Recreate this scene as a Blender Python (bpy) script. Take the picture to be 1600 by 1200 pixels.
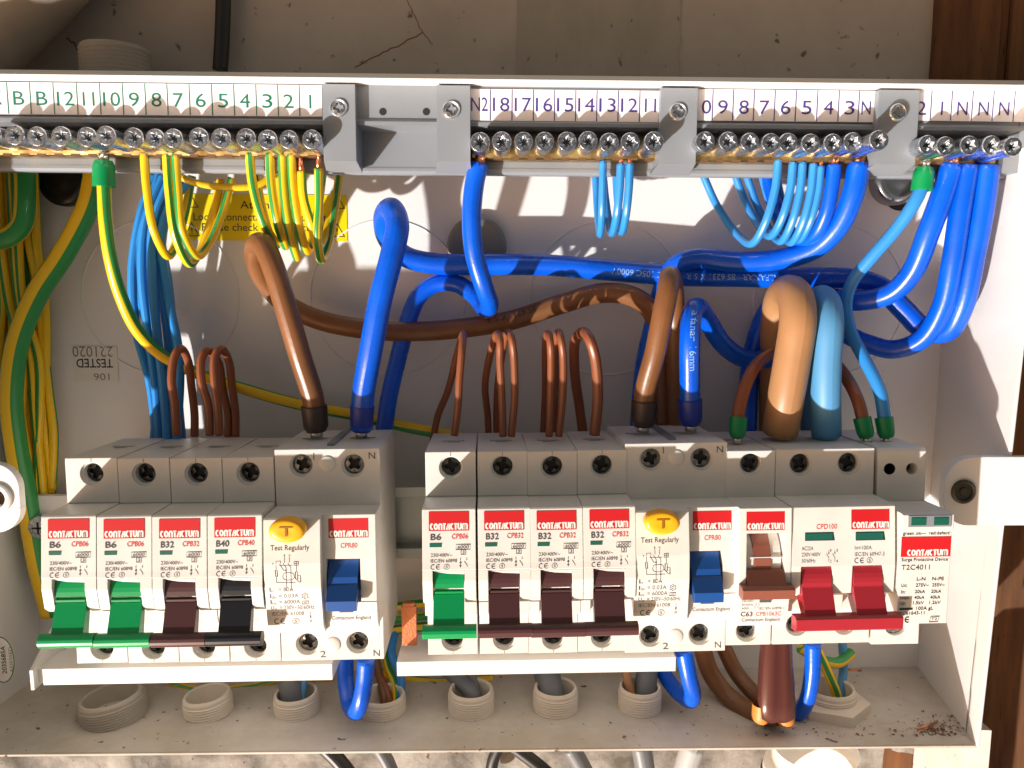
import bpy, math, random
from mathutils import Vector, Matrix, noise
random.seed(7)
R = math.radians
MM = 0.001
sc = bpy.context.scene
for o in list(bpy.data.objects): bpy.data.objects.remove(o)
COL = sc.collection

# ------------------------------------------------------------------ camera
CX, CD, CZ = 0.0, 325.334, 92.0            # mm: across, distance from the back panel, height
YAW, PIT, ROL, FPX = 0.02374, -0.1269, -0.0046, 1234.47
cam_d = bpy.data.cameras.new('camera'); cam = bpy.data.objects.new('camera', cam_d); COL.objects.link(cam)
cam_d.sensor_fit = 'HORIZONTAL'; cam_d.sensor_width = 36; cam_d.lens = FPX / 1600 * 36
cam_d.clip_start = 0.01; cam_d.clip_end = 50
sc.camera = cam
def w2c(v):      # world (x, forward, up) -> camera rays (right, forward, up)
    c, s = math.cos(YAW), math.sin(YAW); v = (c*v[0]-s*v[1], s*v[0]+c*v[1], v[2])
    c, s = math.cos(PIT), math.sin(PIT); v = (v[0], c*v[1]+s*v[2], -s*v[1]+c*v[2])
    c, s = math.cos(ROL), math.sin(ROL); return (c*v[0]-s*v[2], v[1], s*v[0]+c*v[2])
rows = [w2c(e) for e in ((1,0,0),(0,1,0),(0,0,1))]
rt = Vector([r[0] for r in rows]); fw = Vector([r[1] for r in rows]); up = Vector([r[2] for r in rows])
cam.matrix_world = Matrix(((rt.x, up.x, -fw.x, CX*MM), (rt.y, up.y, -fw.y, -CD*MM), (rt.z, up.z, -fw.z, CZ*MM), (0,0,0,1)))
def at(px, py, d):
    """point of the place at distance d (mm) in front of the back panel, measured off the photograph -> (x, z) in mm"""
    v = rt*((px-800)/FPX) + fw + up*((600-py)/FPX)
    t = (CD-d)/v.y
    return (CX+v.x*t, CZ+v.z*t)
def mmpx(d): return (CD-d)/FPX

# ------------------------------------------------------------------ light
SUN = Vector((-1.0, -1.0, -1.0)).normalized()      # towards the sun
ALPHA = R(80)                                       # the box lies back: the sky's zenith is this far from the box's own up
UP = Vector((0, -math.sin(ALPHA), math.cos(ALPHA)))
world = bpy.data.worlds.new('World'); sc.world = world; world.use_nodes = True
nt = world.node_tree; nt.nodes.clear()
sky = nt.nodes.new('ShaderNodeTexSky'); sky.sky_type = 'NISHITA'; sky.sun_disc = False; sky.dust_density = 3.0
tc = nt.nodes.new('ShaderNodeTexCoord'); mp = nt.nodes.new('ShaderNodeMapping'); mp.vector_type = 'POINT'
# rotate about X so that UP becomes +Z
rx = math.atan2(UP.y, UP.z); mp.inputs['Rotation'].default_value = (rx, 0, 0)
loc = Matrix.Rotation(rx, 3, 'X') @ SUN
sky.sun_elevation = math.asin(loc.z); sky.sun_rotation = math.atan2(loc.x, loc.y)
tint = nt.nodes.new('ShaderNodeMix'); tint.data_type = 'RGBA'; tint.blend_type = 'MULTIPLY'; tint.inputs['Factor'].default_value = 1
tint.inputs[7].default_value = (1.0, 0.65, 0.37, 1)
bg = nt.nodes.new('ShaderNodeBackground'); bg.inputs[1].default_value = 0.15
wo = nt.nodes.new('ShaderNodeOutputWorld')
nt.links.new(tc.outputs['Generated'], mp.inputs[0]); nt.links.new(mp.outputs[0], sky.inputs[0])
nt.links.new(sky.outputs[0], tint.inputs[6]); nt.links.new(tint.outputs[2], bg.inputs[0]); nt.links.new(bg.outputs[0], wo.inputs[0])
sl = bpy.data.lights.new('sun', 'SUN'); sl.energy = 5.0; sl.angle = R(1.1); sl.color = (1, 0.975, 0.94)
so = bpy.data.objects.new('sun', sl); COL.objects.link(so)
so.rotation_euler = (-SUN).to_track_quat('-Z', 'Y').to_euler()
sc.view_settings.view_transform = 'Standard'; sc.view_settings.look = 'None'; sc.view_settings.gamma = 1
sc.view_settings.exposure = 0.36
sc.cycles.max_bounces = 10; sc.cycles.diffuse_bounces = 8

# ------------------------------------------------------------------ materials
MATS = {}
def mat(name, col, rough=.5, metal=0, bump=0, bscale=400, var=0, vscale=60, coat=0, bevel=0, spec=.5, col2=None, sss=0, emit=None):
    if name in MATS: return MATS[name]
    m = bpy.data.materials.new(name); m.use_nodes = True; n = m.node_tree; b = n.nodes['Principled BSDF']
    b.inputs['Base Color'].default_value = (*col, 1); b.inputs['Roughness'].default_value = rough
    b.inputs['Metallic'].default_value = metal; b.inputs['Specular IOR Level'].default_value = spec
    if coat: b.inputs['Coat Weight'].default_value = coat; b.inputs['Coat Roughness'].default_value = .15
    co = n.nodes.new('ShaderNodeTexCoord')
    if var:
        nz = n.nodes.new('ShaderNodeTexNoise'); nz.inputs['Scale'].default_value = vscale; nz.inputs['Detail'].default_value = 6
        rp = n.nodes.new('ShaderNodeValToRGB'); c2 = col2 or tuple(c*(1-var) for c in col)
        rp.color_ramp.elements[0].position = .35; rp.color_ramp.elements[1].position = .65
        rp.color_ramp.elements[0].color = (*c2, 1); rp.color_ramp.elements[1].color = (*col, 1)
        n.links.new(co.outputs['Object'], nz.inputs['Vector']); n.links.new(nz.outputs['Fac'], rp.inputs[0]); n.links.new(rp.outputs[0], b.inputs['Base Color'])
        rr = n.nodes.new('ShaderNodeMapRange'); rr.inputs[3].default_value = max(0, rough-.08); rr.inputs[4].default_value = rough+.1
        n.links.new(nz.outputs['Fac'], rr.inputs[0]); n.links.new(rr.outputs[0], b.inputs['Roughness'])
    last = None
    if bevel:
        bv = n.nodes.new('ShaderNodeBevel'); bv.samples = 3; bv.inputs['Radius'].default_value = bevel*MM; last = bv
    if bump:
        nb = n.nodes.new('ShaderNodeTexNoise'); nb.inputs['Scale'].default_value = bscale; nb.inputs['Detail'].default_value = 4
        bp = n.nodes.new('ShaderNodeBump'); bp.inputs['Strength'].default_value = bump; bp.inputs['Distance'].default_value = .0004
        n.links.new(co.outputs['Object'], nb.inputs['Vector']); n.links.new(nb.outputs['Fac'], bp.inputs['Height'])
        if last: n.links.new(last.outputs[0], bp.inputs['Normal'])
        last = bp
    if last: n.links.new(last.outputs[0], b.inputs['Normal'])
    MATS[name] = m; return m
plastic = mat('device_plastic', (.71,.69,.65), .42, var=.09, vscale=70, bevel=.35, bump=.05, bscale=2500)
plastic2 = mat('busbar_plastic', (.72,.71,.68), .35, var=.04, vscale=70, bevel=.25)
paint = mat('white_paint', (.76,.745,.73), .38, bump=.10, bscale=900, var=.06, vscale=14, bevel=.6)
greyp = mat('grey_plastic', (.22,.245,.275), .38, var=.06, vscale=40, bevel=.3, bump=.04, bscale=2000)
darkgrey = mat('dark_plastic', (.10,.105,.11), .3)
labelw = mat('label_paper', (.76,.73,.74), .45)
inkg = mat('green_ink', (.0,.15,.09), .5)
inkp = mat('purple_ink', (.05,.03,.20), .5)
inkb = mat('black_ink', (.02,.02,.022), .5)
inkgrey = mat('grey_ink', (.06,.06,.07), .5)
inkred = mat('red_ink', (.62,.05,.06), .5)
redl = mat('logo_red', (.52,.010,.014), .4)
whitep = mat('logo_white', (.80,.76,.72), .4)
brass = mat('brass', (.66,.47,.20), .34, 1, var=.35, vscale=160, bevel=.3, col2=(.30,.19,.07))
zinc = mat('zinc_steel', (.70,.75,.82), .27, 1, bump=.25, bscale=900, var=.3, vscale=500, bevel=.2)
midscrew = mat('mid_screw_steel', (.32,.32,.30), .22, 1, bump=.5, bscale=900, var=.5, vscale=500)
darkscrew = mat('dark_screw_steel', (.13,.135,.13), .25, 1, bump=.4, bscale=900, var=.5, vscale=500)
railm = mat('rail_zinc', (.52,.55,.50), .35, .8, var=.15, vscale=60, bevel=.3)
copper = mat('copper', (.68,.26,.13), .35, 1, bump=.3, bscale=1500)
black = mat('black_void', (.012,.012,.012), .6)
windowg = mat('green_flag', (.01,.10,.07), .25)
tgreen = mat('toggle_green', (.0,.30,.085), .33, bevel=.25, coat=.1)
tbrown = mat('toggle_brown', (.075,.028,.03), .36, bevel=.25)
tblack = mat('toggle_black', (.012,.013,.018), .34, bevel=.25)
tblue = mat('toggle_blue', (.01,.075,.30), .32, bevel=.25)
tred = mat('toggle_red', (.36,.02,.032), .34, bevel=.25)
trust = mat('toggle_rust', (.26,.085,.055), .4, bevel=.25)
tyel = mat('button_yellow', (.85,.42,.01), .35, bevel=.3)
tyeld = mat('button_letter_ink', (.30,.12,.0), .4)
blue = mat('blue_pvc', (.0,.10,.72), .27, bump=.10, bscale=700, var=.22, vscale=70)
lblue = mat('light_blue_pvc', (.03,.24,.62), .33, bump=.04, bscale=1200)
tblu = mat('pale_blue_sheath', (.08,.27,.50), .5, bump=.06, bscale=900)
brown = mat('brown_pvc', (.22,.09,.032), .36, bump=.10, bscale=700, var=.25, vscale=60)
brownt = mat('tan_sheath', (.40,.205,.09), .45, bump=.05, bscale=900, var=.08, vscale=90)
brownw = mat('thin_brown_pvc', (.24,.075,.03), .36)
sleeve = mat('dark_brown_sleeve', (.085,.025,.02), .22, bump=.1, bscale=200, coat=.3)
orange = mat('cut_end_orange', (.60,.23,.04), .5)
fbrown = mat('ferrule_brown', (.04,.025,.02), .4)
fblue = mat('ferrule_blue', (.01,.03,.30), .35)
fgreen = mat('ferrule_green', (.0,.24,.07), .35)
ferm = mat('ferrule_metal', (.65,.62,.55), .3, 1)
greysh = mat('grey_sheath', (.13,.14,.15), .45)
wallg = mat('wall_coloured_plastic', (.36,.32,.27), .6)
blacksh = mat('black_sheath', (.015,.015,.015), .45)
gland = mat('gland_plastic', (.72,.65,.55), .5, var=.06, vscale=50)
glandw = mat('gland_white', (.72,.72,.70), .35)
stick = mat('sticker_yellow', (.80,.62,.0), .4)
dirt = mat('debris', (.17,.09,.05), .9)
printw = mat('cable_print', (.25,.42,.70), .5)
printd = mat('cable_print_dark', (.03,.015,.01), .6)
greeni = mat('oval_green', (.02,.13,.07), .5)

def stripe(name='earth_pvc', ph=0.0, frac=.42):
    key = name
    if key in MATS: return MATS[key]
    m = bpy.data.materials.new(name); m.use_nodes = True; n = m.node_tree; b = n.nodes['Principled BSDF']
    uv = n.nodes.new('ShaderNodeUVMap'); uv.uv_map = 'UVMap'
    sx = n.nodes.new('ShaderNodeSeparateXYZ'); n.links.new(uv.outputs[0], sx.inputs[0])
    a = n.nodes.new('ShaderNodeMath'); a.operation = 'MULTIPLY'; a.inputs[1].default_value = 2; n.links.new(sx.outputs[0], a.inputs[0])
    f = n.nodes.new('ShaderNodeMath'); f.operation = 'FRACT'; n.links.new(a.outputs[0], f.inputs[0])
    g = n.nodes.new('ShaderNodeMath'); g.operation = 'LESS_THAN'; g.inputs[1].default_value = frac; n.links.new(f.outputs[0], g.inputs[0])
    mx = n.nodes.new('ShaderNodeMix'); mx.data_type = 'RGBA'
    mx.inputs[6].default_value = (.82,.52,.01,1); mx.inputs[7].default_value = (.03,.27,.06,1)
    n.links.new(g.outputs[0], mx.inputs['Factor']); n.links.new(mx.outputs[2], b.inputs['Base Color']); b.inputs['Roughness'].default_value = .33
    MATS[key] = m; return m
earth = stripe(); earthy = stripe('earth_pvc_thin', frac=.30); earthb = stripe('earth_pvc_broad', frac=.60)

def plaster(name, c1, c2, c3, scale, bump=.5, stretch=(1,1,1)):
    m = bpy.data.materials.new(name); m.use_nodes = True; n = m.node_tree; b = n.nodes['Principled BSDF']; b.inputs['Roughness'].default_value = .9
    co = n.nodes.new('ShaderNodeTexCoord'); mpn = n.nodes.new('ShaderNodeMapping'); mpn.inputs['Scale'].default_value = stretch
    n.links.new(co.outputs['Object'], mpn.inputs[0])
    a = n.nodes.new('ShaderNodeTexNoise'); a.inputs['Scale'].default_value = scale; a.inputs['Detail'].default_value = 10; a.inputs['Roughness'].default_value = .65
    r = n.nodes.new('ShaderNodeValToRGB'); r.color_ramp.elements[0].position = .36; r.color_ramp.elements[0].color = (*c1,1); r.color_ramp.elements[1].position = .64; r.color_ramp.elements[1].color = (*c2,1)
    s = n.nodes.new('ShaderNodeTexNoise'); s.inputs['Scale'].default_value = scale*9; s.inputs['Detail'].default_value = 3
    r2 = n.nodes.new('ShaderNodeValToRGB'); r2.color_ramp.elements[0].position = .27; r2.color_ramp.elements[0].color = (1,1,1,1); r2.color_ramp.elements[1].position = .33; r2.color_ramp.elements[1].color = (0,0,0,1)
    mx = n.nodes.new('ShaderNodeMix'); mx.data_type = 'RGBA'; mx.inputs[7].default_value = (*c3,1)
    for q in (a, s): n.links.new(mpn.outputs[0], q.inputs['Vector'])
    n.links.new(a.outputs['Fac'], r.inputs[0]); n.links.new(s.outputs['Fac'], r2.inputs[0]); n.links.new(r2.outputs[0], mx.inputs['Factor']); n.links.new(r.outputs[0], mx.inputs[6]); n.links.new(mx.outputs[2], b.inputs['Base Color'])
    bp = n.nodes.new('ShaderNodeBump'); bp.inputs['Strength'].default_value = bump; bp.inputs['Distance'].default_value = .0015
    n.links.new(a.outputs['Fac'], bp.inputs['Height']); n.links.new(bp.outputs[0], b.inputs['Normal'])
    MATS[name] = m; return m
wallm = plaster('wall_plaster', (.40,.35,.30), (.47,.42,.36), (.15,.12,.10), 22, .35)
wallm2 = plaster('wall_plaster_smooth', (.30,.27,.22), (.38,.34,.28), (.14,.12,.10), 30, .3, (1,1,.5))
woodm = plaster('wood', (.07,.028,.011), (.17,.07,.022), (.02,.008,.004), 30, .6, (3,1,.35))
rubble = plaster('rubble', (.10,.085,.07), (.36,.335,.30), (.10,.06,.04), 45, 1.0)

# ------------------------------------------------------------------ mesh helpers (all in mm, coordinates are x, q, z with q towards the viewer)
class MB:
    def __init__(s): s.v = []; s.f = []; s.m = []; s.uv = {}; s.sm = []
    def add(s, vs, fs, m=0, smooth=False):
        o = len(s.v); s.v += [tuple(v) for v in vs]; s.f += [tuple(i+o for i in f) for f in fs]; s.m += [m]*len(fs); s.sm += [smooth]*len(fs)
    def box(s, x0, x1, q0, q1, z0, z1, m=0, skip=''):
        vs = [(x0,q0,z0),(x1,q0,z0),(x1,q1,z0),(x0,q1,z0),(x0,q0,z1),(x1,q0,z1),(x1,q1,z1),(x0,q1,z1)]
        fs = {'b':(0,1,2,3), 't':(4,7,6,5), 'k':(0,4,5,1), 'r':(1,5,6,2), 'f':(3,2,6,7), 'l':(0,3,7,4)}
        s.add(vs, [f for k, f in fs.items() if k not in skip], m)
    def prism(s, prof, x0, x1, m=0, skip=(), caps=True):
        """profile of (z, q) points extruded across"""
        n = len(prof); vs = [(x0, q, z) for z, q in prof] + [(x1, q, z) for z, q in prof]
        fs = [(i, (i+1) % n, n+(i+1) % n, n+i) for i in range(n) if i not in skip]
        if caps: fs += [tuple(range(n-1, -1, -1)), tuple(range(n, 2*n))]
        s.add(vs, fs, m)
    def cyl(s, a, b, r0, r1=None, n=24, m=0, caps=(True, True), smooth=True, r_in=None):
        a, b = Vector(a), Vector(b); r1 = r0 if r1 is None else r1; d = (b-a).normalized()
        t = Vector((0,0,1)) if abs(d.z) < .9 else Vector((1,0,0)); u = d.cross(t).normalized(); w = d.cross(u)
        vs = [a+(u*math.cos(2*math.pi*i/n)+w*math.sin(2*math.pi*i/n))*r0 for i in range(n)] + [b+(u*math.cos(2*math.pi*i/n)+w*math.sin(2*math.pi*i/n))*r1 for i in range(n)]
        s.add(vs, [(i, (i+1) % n, n+(i+1) % n, n+i) for i in range(n)], m, smooth)
        if caps[0]: s.add(vs[:n], [tuple(range(n-1, -1, -1))], m)
        if caps[1]: s.add(vs[n:], [tuple(range(n))], m)
    def lathe(s, o, ax, prof, n=32, m=0, smooth=False, squash=1):
        """prof: list of (radius, height along ax) from o"""
        o, d = Vector(o), Vector(ax).normalized(); t = Vector((0,0,1)) if abs(d.z) < .9 else Vector((1,0,0)); u = d.cross(t).normalized(); w = d.cross(u)
        vs = []
        for r, h in prof:
            for i in range(n):
                a = 2*math.pi*i/n; vs.append(o+d*h+(u*math.cos(a)+w*math.sin(a)*squash)*r)
        fs = []
        for k in range(len(prof)-1):
            for i in range(n):
                fs.append((k*n+i, k*n+(i+1) % n, (k+1)*n+(i+1) % n, (k+1)*n+i))
        s.add(vs, fs, m, smooth)
        if prof[-1][0] > 0 and prof[-1][0] < prof[0][0]*2 and False: pass
    def disc(s, c, r, q, n=24, m=0, sx=1, sz=1):
        s.add([(c[0]+r*sx*math.cos(2*math.pi*i/n), q, c[1]+r*sz*math.sin(2*math.pi*i/n)) for i in range(n)], [tuple(range(n))], m)
    def holed(s, rect, poly, fn, m=0, depth=0, mw=None, bottom=None):
        """panel rect (x0,x1,z0,z1) with a hole poly around its centre; fn(x,z)->3D; walls of the hole go down by depth along fn3(…,-depth)"""
        x0, x1, z0, z1 = rect; n = len(poly); cx = sum(p[0] for p in poly)/n; cz = sum(p[1] for p in poly)/n
        outer = []
        def ray(a):
            dx, dz = math.cos(a), math.sin(a); t = 1e9
            if dx > 1e-9: t = min(t, (x1-cx)/dx)
            if dx < -1e-9: t = min(t, (x0-cx)/dx)
            if dz > 1e-9: t = min(t, (z1-cz)/dz)
            if dz < -1e-9: t = min(t, (z0-cz)/dz)
            return (cx+dx*t, cz+dz*t)
        angs = [math.atan2(p[1]-cz, p[0]-cx) for p in poly]
        corners = [(x1,z1),(x0,z1),(x0,z0),(x1,z0)]
        o2 = [ray(a) for a in angs]
        for i in range(n):
            j = (i+1) % n; a0, a1 = angs[i], angs[j]
            while a1 < a0: a1 += 2*math.pi
            cs = []
            for c in corners:
                ac = math.atan2(c[1]-cz, c[0]-cx)
                while ac < a0: ac += 2*math.pi
                if a0+1e-6 < ac < a1-1e-6: cs.append((ac, c))
            cs.sort()
            pts = [poly[i], o2[i]] + [c for _, c in cs] + [o2[j], poly[j]]
            s.add([fn(x, z, 0) for x, z in pts], [tuple(range(len(pts)))], m)
        if depth:
            vs = [fn(x, z, 0) for x, z in poly] + [fn(x, z, -depth) for x, z in poly]
            s.add(vs, [(i, (i+1) % n, n+(i+1) % n, n+i) for i in range(n)], m if mw is None else mw)
            if bottom is not None: s.add(vs[n:], [tuple(range(n))], bottom)
    def tris(s, pts2, faces, fn, m=0):
        s.add([fn(x, z) for x, z in pts2], faces, m)
    def build(s, name, mats, parent=None, label=None, kind=None, fixn=True):
        if not isinstance(mats, (list, tuple)): mats = [mats]
        me = bpy.data.meshes.new(name); me.from_pydata([(x*MM, -q*MM, z*MM) for x, q, z in s.v], [], s.f)
        for m in mats: me.materials.append(m)
        for p, mi, sm in zip(me.polygons, s.m, s.sm): p.material_index = mi; p.use_smooth = sm
        if fixn:
            import bmesh
            bm = bmesh.new(); bm.from_mesh(me); bmesh.ops.remove_doubles(bm, verts=bm.verts, dist=1e-6); bmesh.ops.recalc_face_normals(bm, faces=bm.faces)
            bm.to_mesh(me); bm.free()
        me.update()
        o = bpy.data.objects.new(name, me); COL.objects.link(o)
        if parent: o.parent = parent
        if label: o['label'] = label
        if kind: o['kind'] = kind
        return o
def empty(name, label, cat, x=0, d=0, z=0, group=None):
    o = bpy.data.objects.new(name, None); COL.objects.link(o); o.location = (x*MM, -d*MM, z*MM); o.empty_display_size = .01
    tag(o, label, cat, group); return o
def tag(o, label, cat, group=None):
    o['label'] = label; o['category'] = cat
    if group: o['group'] = group
    return o
def circ(cx, cz, r, n=24, ph=0): return [(cx+r*math.cos(2*math.pi*i/n+ph), cz+r*math.sin(2*math.pi*i/n+ph)) for i in range(n)]
def rectp(x0, x1, z0, z1): return [(x1,z1),(x0,z1),(x0,z0),(x1,z0)]
def star(cx, cz, r, ri, n=8, ph=0): return [(cx+(r if i % 2 == 0 else ri)*math.cos(math.pi*i/n+ph), cz+(r if i % 2 == 0 else ri)*math.sin(math.pi*i/n+ph)) for i in range(2*n)]

# lettering as flat meshes
_T = {}
def glyphs(s, bold=0):
    k = (s, bold)
    if k in _T: return _T[k]
    cu = bpy.data.curves.new('t', 'FONT'); cu.body = s; cu.size = 1/.729; cu.resolution_u = 3; cu.offset = bold; cu.fill_mode = 'FRONT'
    ob = bpy.data.objects.new('t', cu); me = ob.to_mesh()
    vs = [(v.co.x, v.co.y) for v in me.vertices]; fs = [tuple(p.vertices) for p in me.polygons]
    ob.to_mesh_clear(); bpy.data.objects.remove(ob); bpy.data.curves.remove(cu)
    x0 = min(v[0] for v in vs); x1 = max(v[0] for v in vs)
    _T[k] = ([(x-x0, y) for x, y in vs], fs, x1-x0); return _T[k]
def text(mb, s, x, z, h, w, fn, m=0, bold=0, align='l'):
    """cap height h mm, total width w mm (None = natural), baseline z"""
    vs, fs, W = glyphs(s, bold); sx = (w/W) if w else h
    off = x - (0 if align == 'l' else (sx*W/2 if align == 'c' else sx*W))
    mb.tris([(off+vx*sx, z+vy*h) for vx, vy in vs], fs, fn, m)
def stroke(mb, pts, w, fn, m=0, closed=False):
    P = [Vector((p[0], p[1])) for p in pts]
    n = len(P); segs = n if closed else n-1; L = []
    for i in range(n):
        a = P[(i-1) % n] if (closed or i > 0) else P[i]; b = P[(i+1) % n] if (closed or i < n-1) else P[i]
        t = (b-a); t = t.normalized() if t.length > 1e-9 else Vector((1,0)); nn = Vector((-t.y, t.x))
        k = 1.0
        if closed or 0 < i < n-1:
            t0 = (P[i]-a).normalized(); c = abs(t0.dot(t)); k = 1/max(c, .5)
        L.append((P[i]+nn*w/2*k, P[i]-nn*w/2*k))
    vs = [q for l in L for q in l]; fs = [(2*i, 2*((i+1) % n), 2*((i+1) % n)+1, 2*i+1) for i in range(segs)]
    mb.tris([(v.x, v.y) for v in vs], fs, fn, m)
def arc(cx, cz, rx, rz, a0, a1, n=10): return [(cx+rx*math.cos(R(a0+(a1-a0)*i/n)), cz+rz*math.sin(R(a0+(a1-a0)*i/n))) for i in range(n+1)]
def brandword(mb, x0, z0, W, H, fn, m):
    """the rounded capitals of the red plate: CONTACTUM"""
    ws = [.85,1.0,.95,.8,.9,.8,.8,.95,1.35]; tot = sum(ws); u = W/tot; x = x0; t = H*.25
    for ch, w in zip('CONTACTUM', ws):
        a, b = x+u*.09+t*.35, x+u*w-u*.02-t*.35; c = (a+b)/2; hx = (b-a)/2; zt = z0+H-t/2; zb = z0+t/2; hz = (zt-zb)/2; zm = (zt+zb)/2
        if ch == 'C': stroke(mb, arc(c+hx*.25, zm, hx*1.2, hz, 55, 305, 10), t, fn, m)
        elif ch == 'O': stroke(mb, arc(c, zm, hx, hz, 0, 360, 14)[:-1], t, fn, m, True)
        elif ch == 'N': stroke(mb, [(a, z0)]+arc(c, zt-hx, hx, hx, 180, 0, 8)+[(b, z0)], t, fn, m)
        elif ch == 'T': stroke(mb, [(a-t*.3, zt), (b+t*.3, zt)], t, fn, m); stroke(mb, [(c, zt), (c, z0)], t, fn, m)
        elif ch == 'A': stroke(mb, [(a-t*.2, z0), (c+hx*.3, zt), (b, zt), (b, z0)], t, fn, m); stroke(mb, [(a+hx*.4, z0+H*.3), (b, z0+H*.3)], t*.8, fn, m)
        elif ch == 'U': stroke(mb, [(a, z0+H)]+arc(c, zb+hx, hx, hx, 180, 360, 8)+[(b, z0+H)], t, fn, m)
        elif ch == 'M':
            h2 = hx/2
            stroke(mb, [(a, z0)]+arc(a+h2, zt-h2, h2, h2, 180, 0, 6)+[(a+hx, z0)], t*.9, fn, m)
            stroke(mb, [(a+hx, z0)]+arc(b-h2, zt-h2, h2, h2, 180, 0, 6)+[(b, z0)], t*.9, fn, m)
        x += u*w
def ce(mb, x, z, h, fn, m):
    w = h*.16; r = h/2
    stroke(mb, arc(x+r, z+r, r*.9, r*.92, 60, 300, 10), w, fn, m)
    stroke(mb, arc(x+r*3.1, z+r, r*.9, r*.92, 60, 300, 10), w, fn, m); stroke(mb, [(x+r*2.3, z+r), (x+r*3.5, z+r)], w, fn, m)
def smark(mb, x, z, r, fn, m):
    stroke(mb, arc(x, z, r, r, 0, 360, 16)[:-1], r*.16, fn, m, True); text(mb, 'S', x, z-r*.55, r*1.1, r*.8, fn, m, 0, 'c')

# ------------------------------------------------------------------ setting: wall, wood
def slab(name, pts, d, th, m, kind='structure', noise_amp=0, sub=1):
    """a slab with outline pts (x,z) at depth d, thickness th"""
    mb = MB(); n = len(pts)
    vs = [(x, d, z) for x, z in pts]+[(x, d-th, z) for x, z in pts]
    mb.add(vs, [tuple(range(n)), tuple(range(2*n-1, n-1, -1))]+[(i, (i+1) % n, n+(i+1) % n, n+i) for i in range(n)])
    return mb.build(name, m, kind=kind)
WD = -4.0
slab('wall', [(-420,420),(420,420),(420,-420),(-420,-420)], WD, 20, wallm)
# smoother darker render patch with ragged edges between two coats
xa, za = at(808, 60, WD); xb, zb = at(1062, 60, WD)
pts = []
for i in range(40): pts.append((xa+noise.noise(Vector((i*.6, 3, 0)))*2.0, 80+i*4))
for i in range(40): pts.append((xb+noise.noise(Vector((i*.9, 9, 0)))*2.5, 80+(39-i)*4))
slab('plaster_patch', pts, WD+.5, .6, wallm2)
# wooden framing at the right side of the wall
wx, _ = at(1457, 60, WD+2)
wr = [(wx+noise.noise(Vector((i*.5, 1, 5)))*1.4, -420+i*14) for i in range(61)]
wr = list(reversed(wr))
wobj = MB()
cuts = [wx, at(1571, 60, WD+6)[0], at(1586, 60, WD+6)[0], 330, 420]
wd = empty('wooden_framing', 'dark rough timber boards fixed to the wall right of the box', 'timber', cuts[1], WD+2, 0)
for i in range(len(cuts)-1):
    x0, x1 = cuts[i]+.4, cuts[i+1]-.4
    b = MB(); N = 40; dd = [.6, -.6, .9, .3][i]
    vs = []; 
    for k in range(N+1):
        z = -420+k*840/N; j = noise.noise(Vector((k*.4, i*3.3, 0)))*1.2
        vs += [(x0+j*.5-cuts[1], -2, z), (x0+j*.5-cuts[1], dd, z), (x1+j*.3-cuts[1], dd+j*.2, z), (x1+j*.3-cuts[1], -2, z)]
    fs = []
    for k in range(N): fs += [(4*k+a, 4*k+a+1, 4*k+a+5, 4*k+a+4) for a in range(3)]
    b.add(vs, fs); b.build('board', woodm, wd)
# hairline crack of the plaster (relief groove drawn as a thin dark open joint)
def crack(name, pp, w, d, label):
    m = MB(); q = [at(x, y, d) for x, y in pp]; r = []
    for a, b in zip(q, q[1:]):
        for t in range(6): r.append((a[0]+(b[0]-a[0])*t/6+random.uniform(-.35,.35), a[1]+(b[1]-a[1])*t/6+random.uniform(-.35,.35)))
    r.append(q[-1]); stroke(m, r, w, lambda x, z: (x, d+.06, z)); o = m.build(name, dirt, kind='structure'); return o
crack('wall_crack', [(555,104),(600,82),(632,66),(660,51)], .5, WD, '')
crack('wall_crack', [(636,0),(650,30),(660,51),(676,70)], .3, WD, '')
crack('wall_crack', [(20,96),(60,60),(92,22),(100,-10)], 1.1, WD, '')
crack('wall_crack', [(104,60),(118,70),(128,86)], .6, WD, '')

# ------------------------------------------------------------------ enclosure (back panel at d=0, front edge at d=57)
DF = 57.0
ZT = 158.0   # top inner
xL0 = -205.0
zTf = at(800, 116, DF)[1]; zBf = at(800, 1150, DF)[1]
XR = at(1566, 640, DF)[0]; ZB = at(1385, 1047, 0)[1]
xRb, _ = at(1463, 640, 0)
enc = empty('metal_enclosure', 'open white painted metal distribution box holding all the breakers and wiring', 'electrical box', 0, 0, 0)
XL = at(56, 900, 0)[0]
# back panel, with ring grooves around the knock-outs
b = MB(); b.box(XL, xRb+1, -1.5, 0, ZB-1, zTf, 0); b.build('back_panel', paint, enc)
def ring(mb, cx, cz, r, q, w=.5, h=.4, n=72, a0=0, a1=360):
    pr = [(-w, 0), (-w*.4, h), (w*.4, h), (w, 0)]; vs = []; k = n
    for i in range(k+1):
        a = R(a0+(a1-a0)*i/k)
        for dr, hh in pr: vs.append((cx+(r+dr)*math.cos(a), q+hh, cz+(r+dr)*math.sin(a)))
    fs = []
    for i in range(k):
        for j in range(3): fs.append((4*i+j, 4*i+j+1, 4*i+j+5, 4*i+j+4))
    mb.add(vs, fs, 0, True)
for cpx, cpy in ((251, 464), (606, 466), (948, 467), (1296, 470)):
    mb = MB(); x, z = at(cpx, cpy, 0); ring(mb, x, z, 31.5, 0); mb.build('knockout_ring', paint, enc)
mb = MB(); x, z = at(1535, 430, 0)
# side walls: slightly splayed sheet, edges folded
def sheet(name, P, th, m=paint, parent=enc):
    """P: four (x,d,z) corners; thickness th along normal"""
    v = [Vector(p) for p in P]; n = (v[1]-v[0]).cross(v[3]-v[0]).normalized()*th
    mb = MB(); mb.add([tuple(p) for p in v]+[tuple(p+n) for p in v], [(0,1,2,3),(7,6,5,4),(0,4,5,1),(1,5,6,2),(2,6,7,3),(3,7,4,0)])
    return mb.build(name, m, parent)
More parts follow.
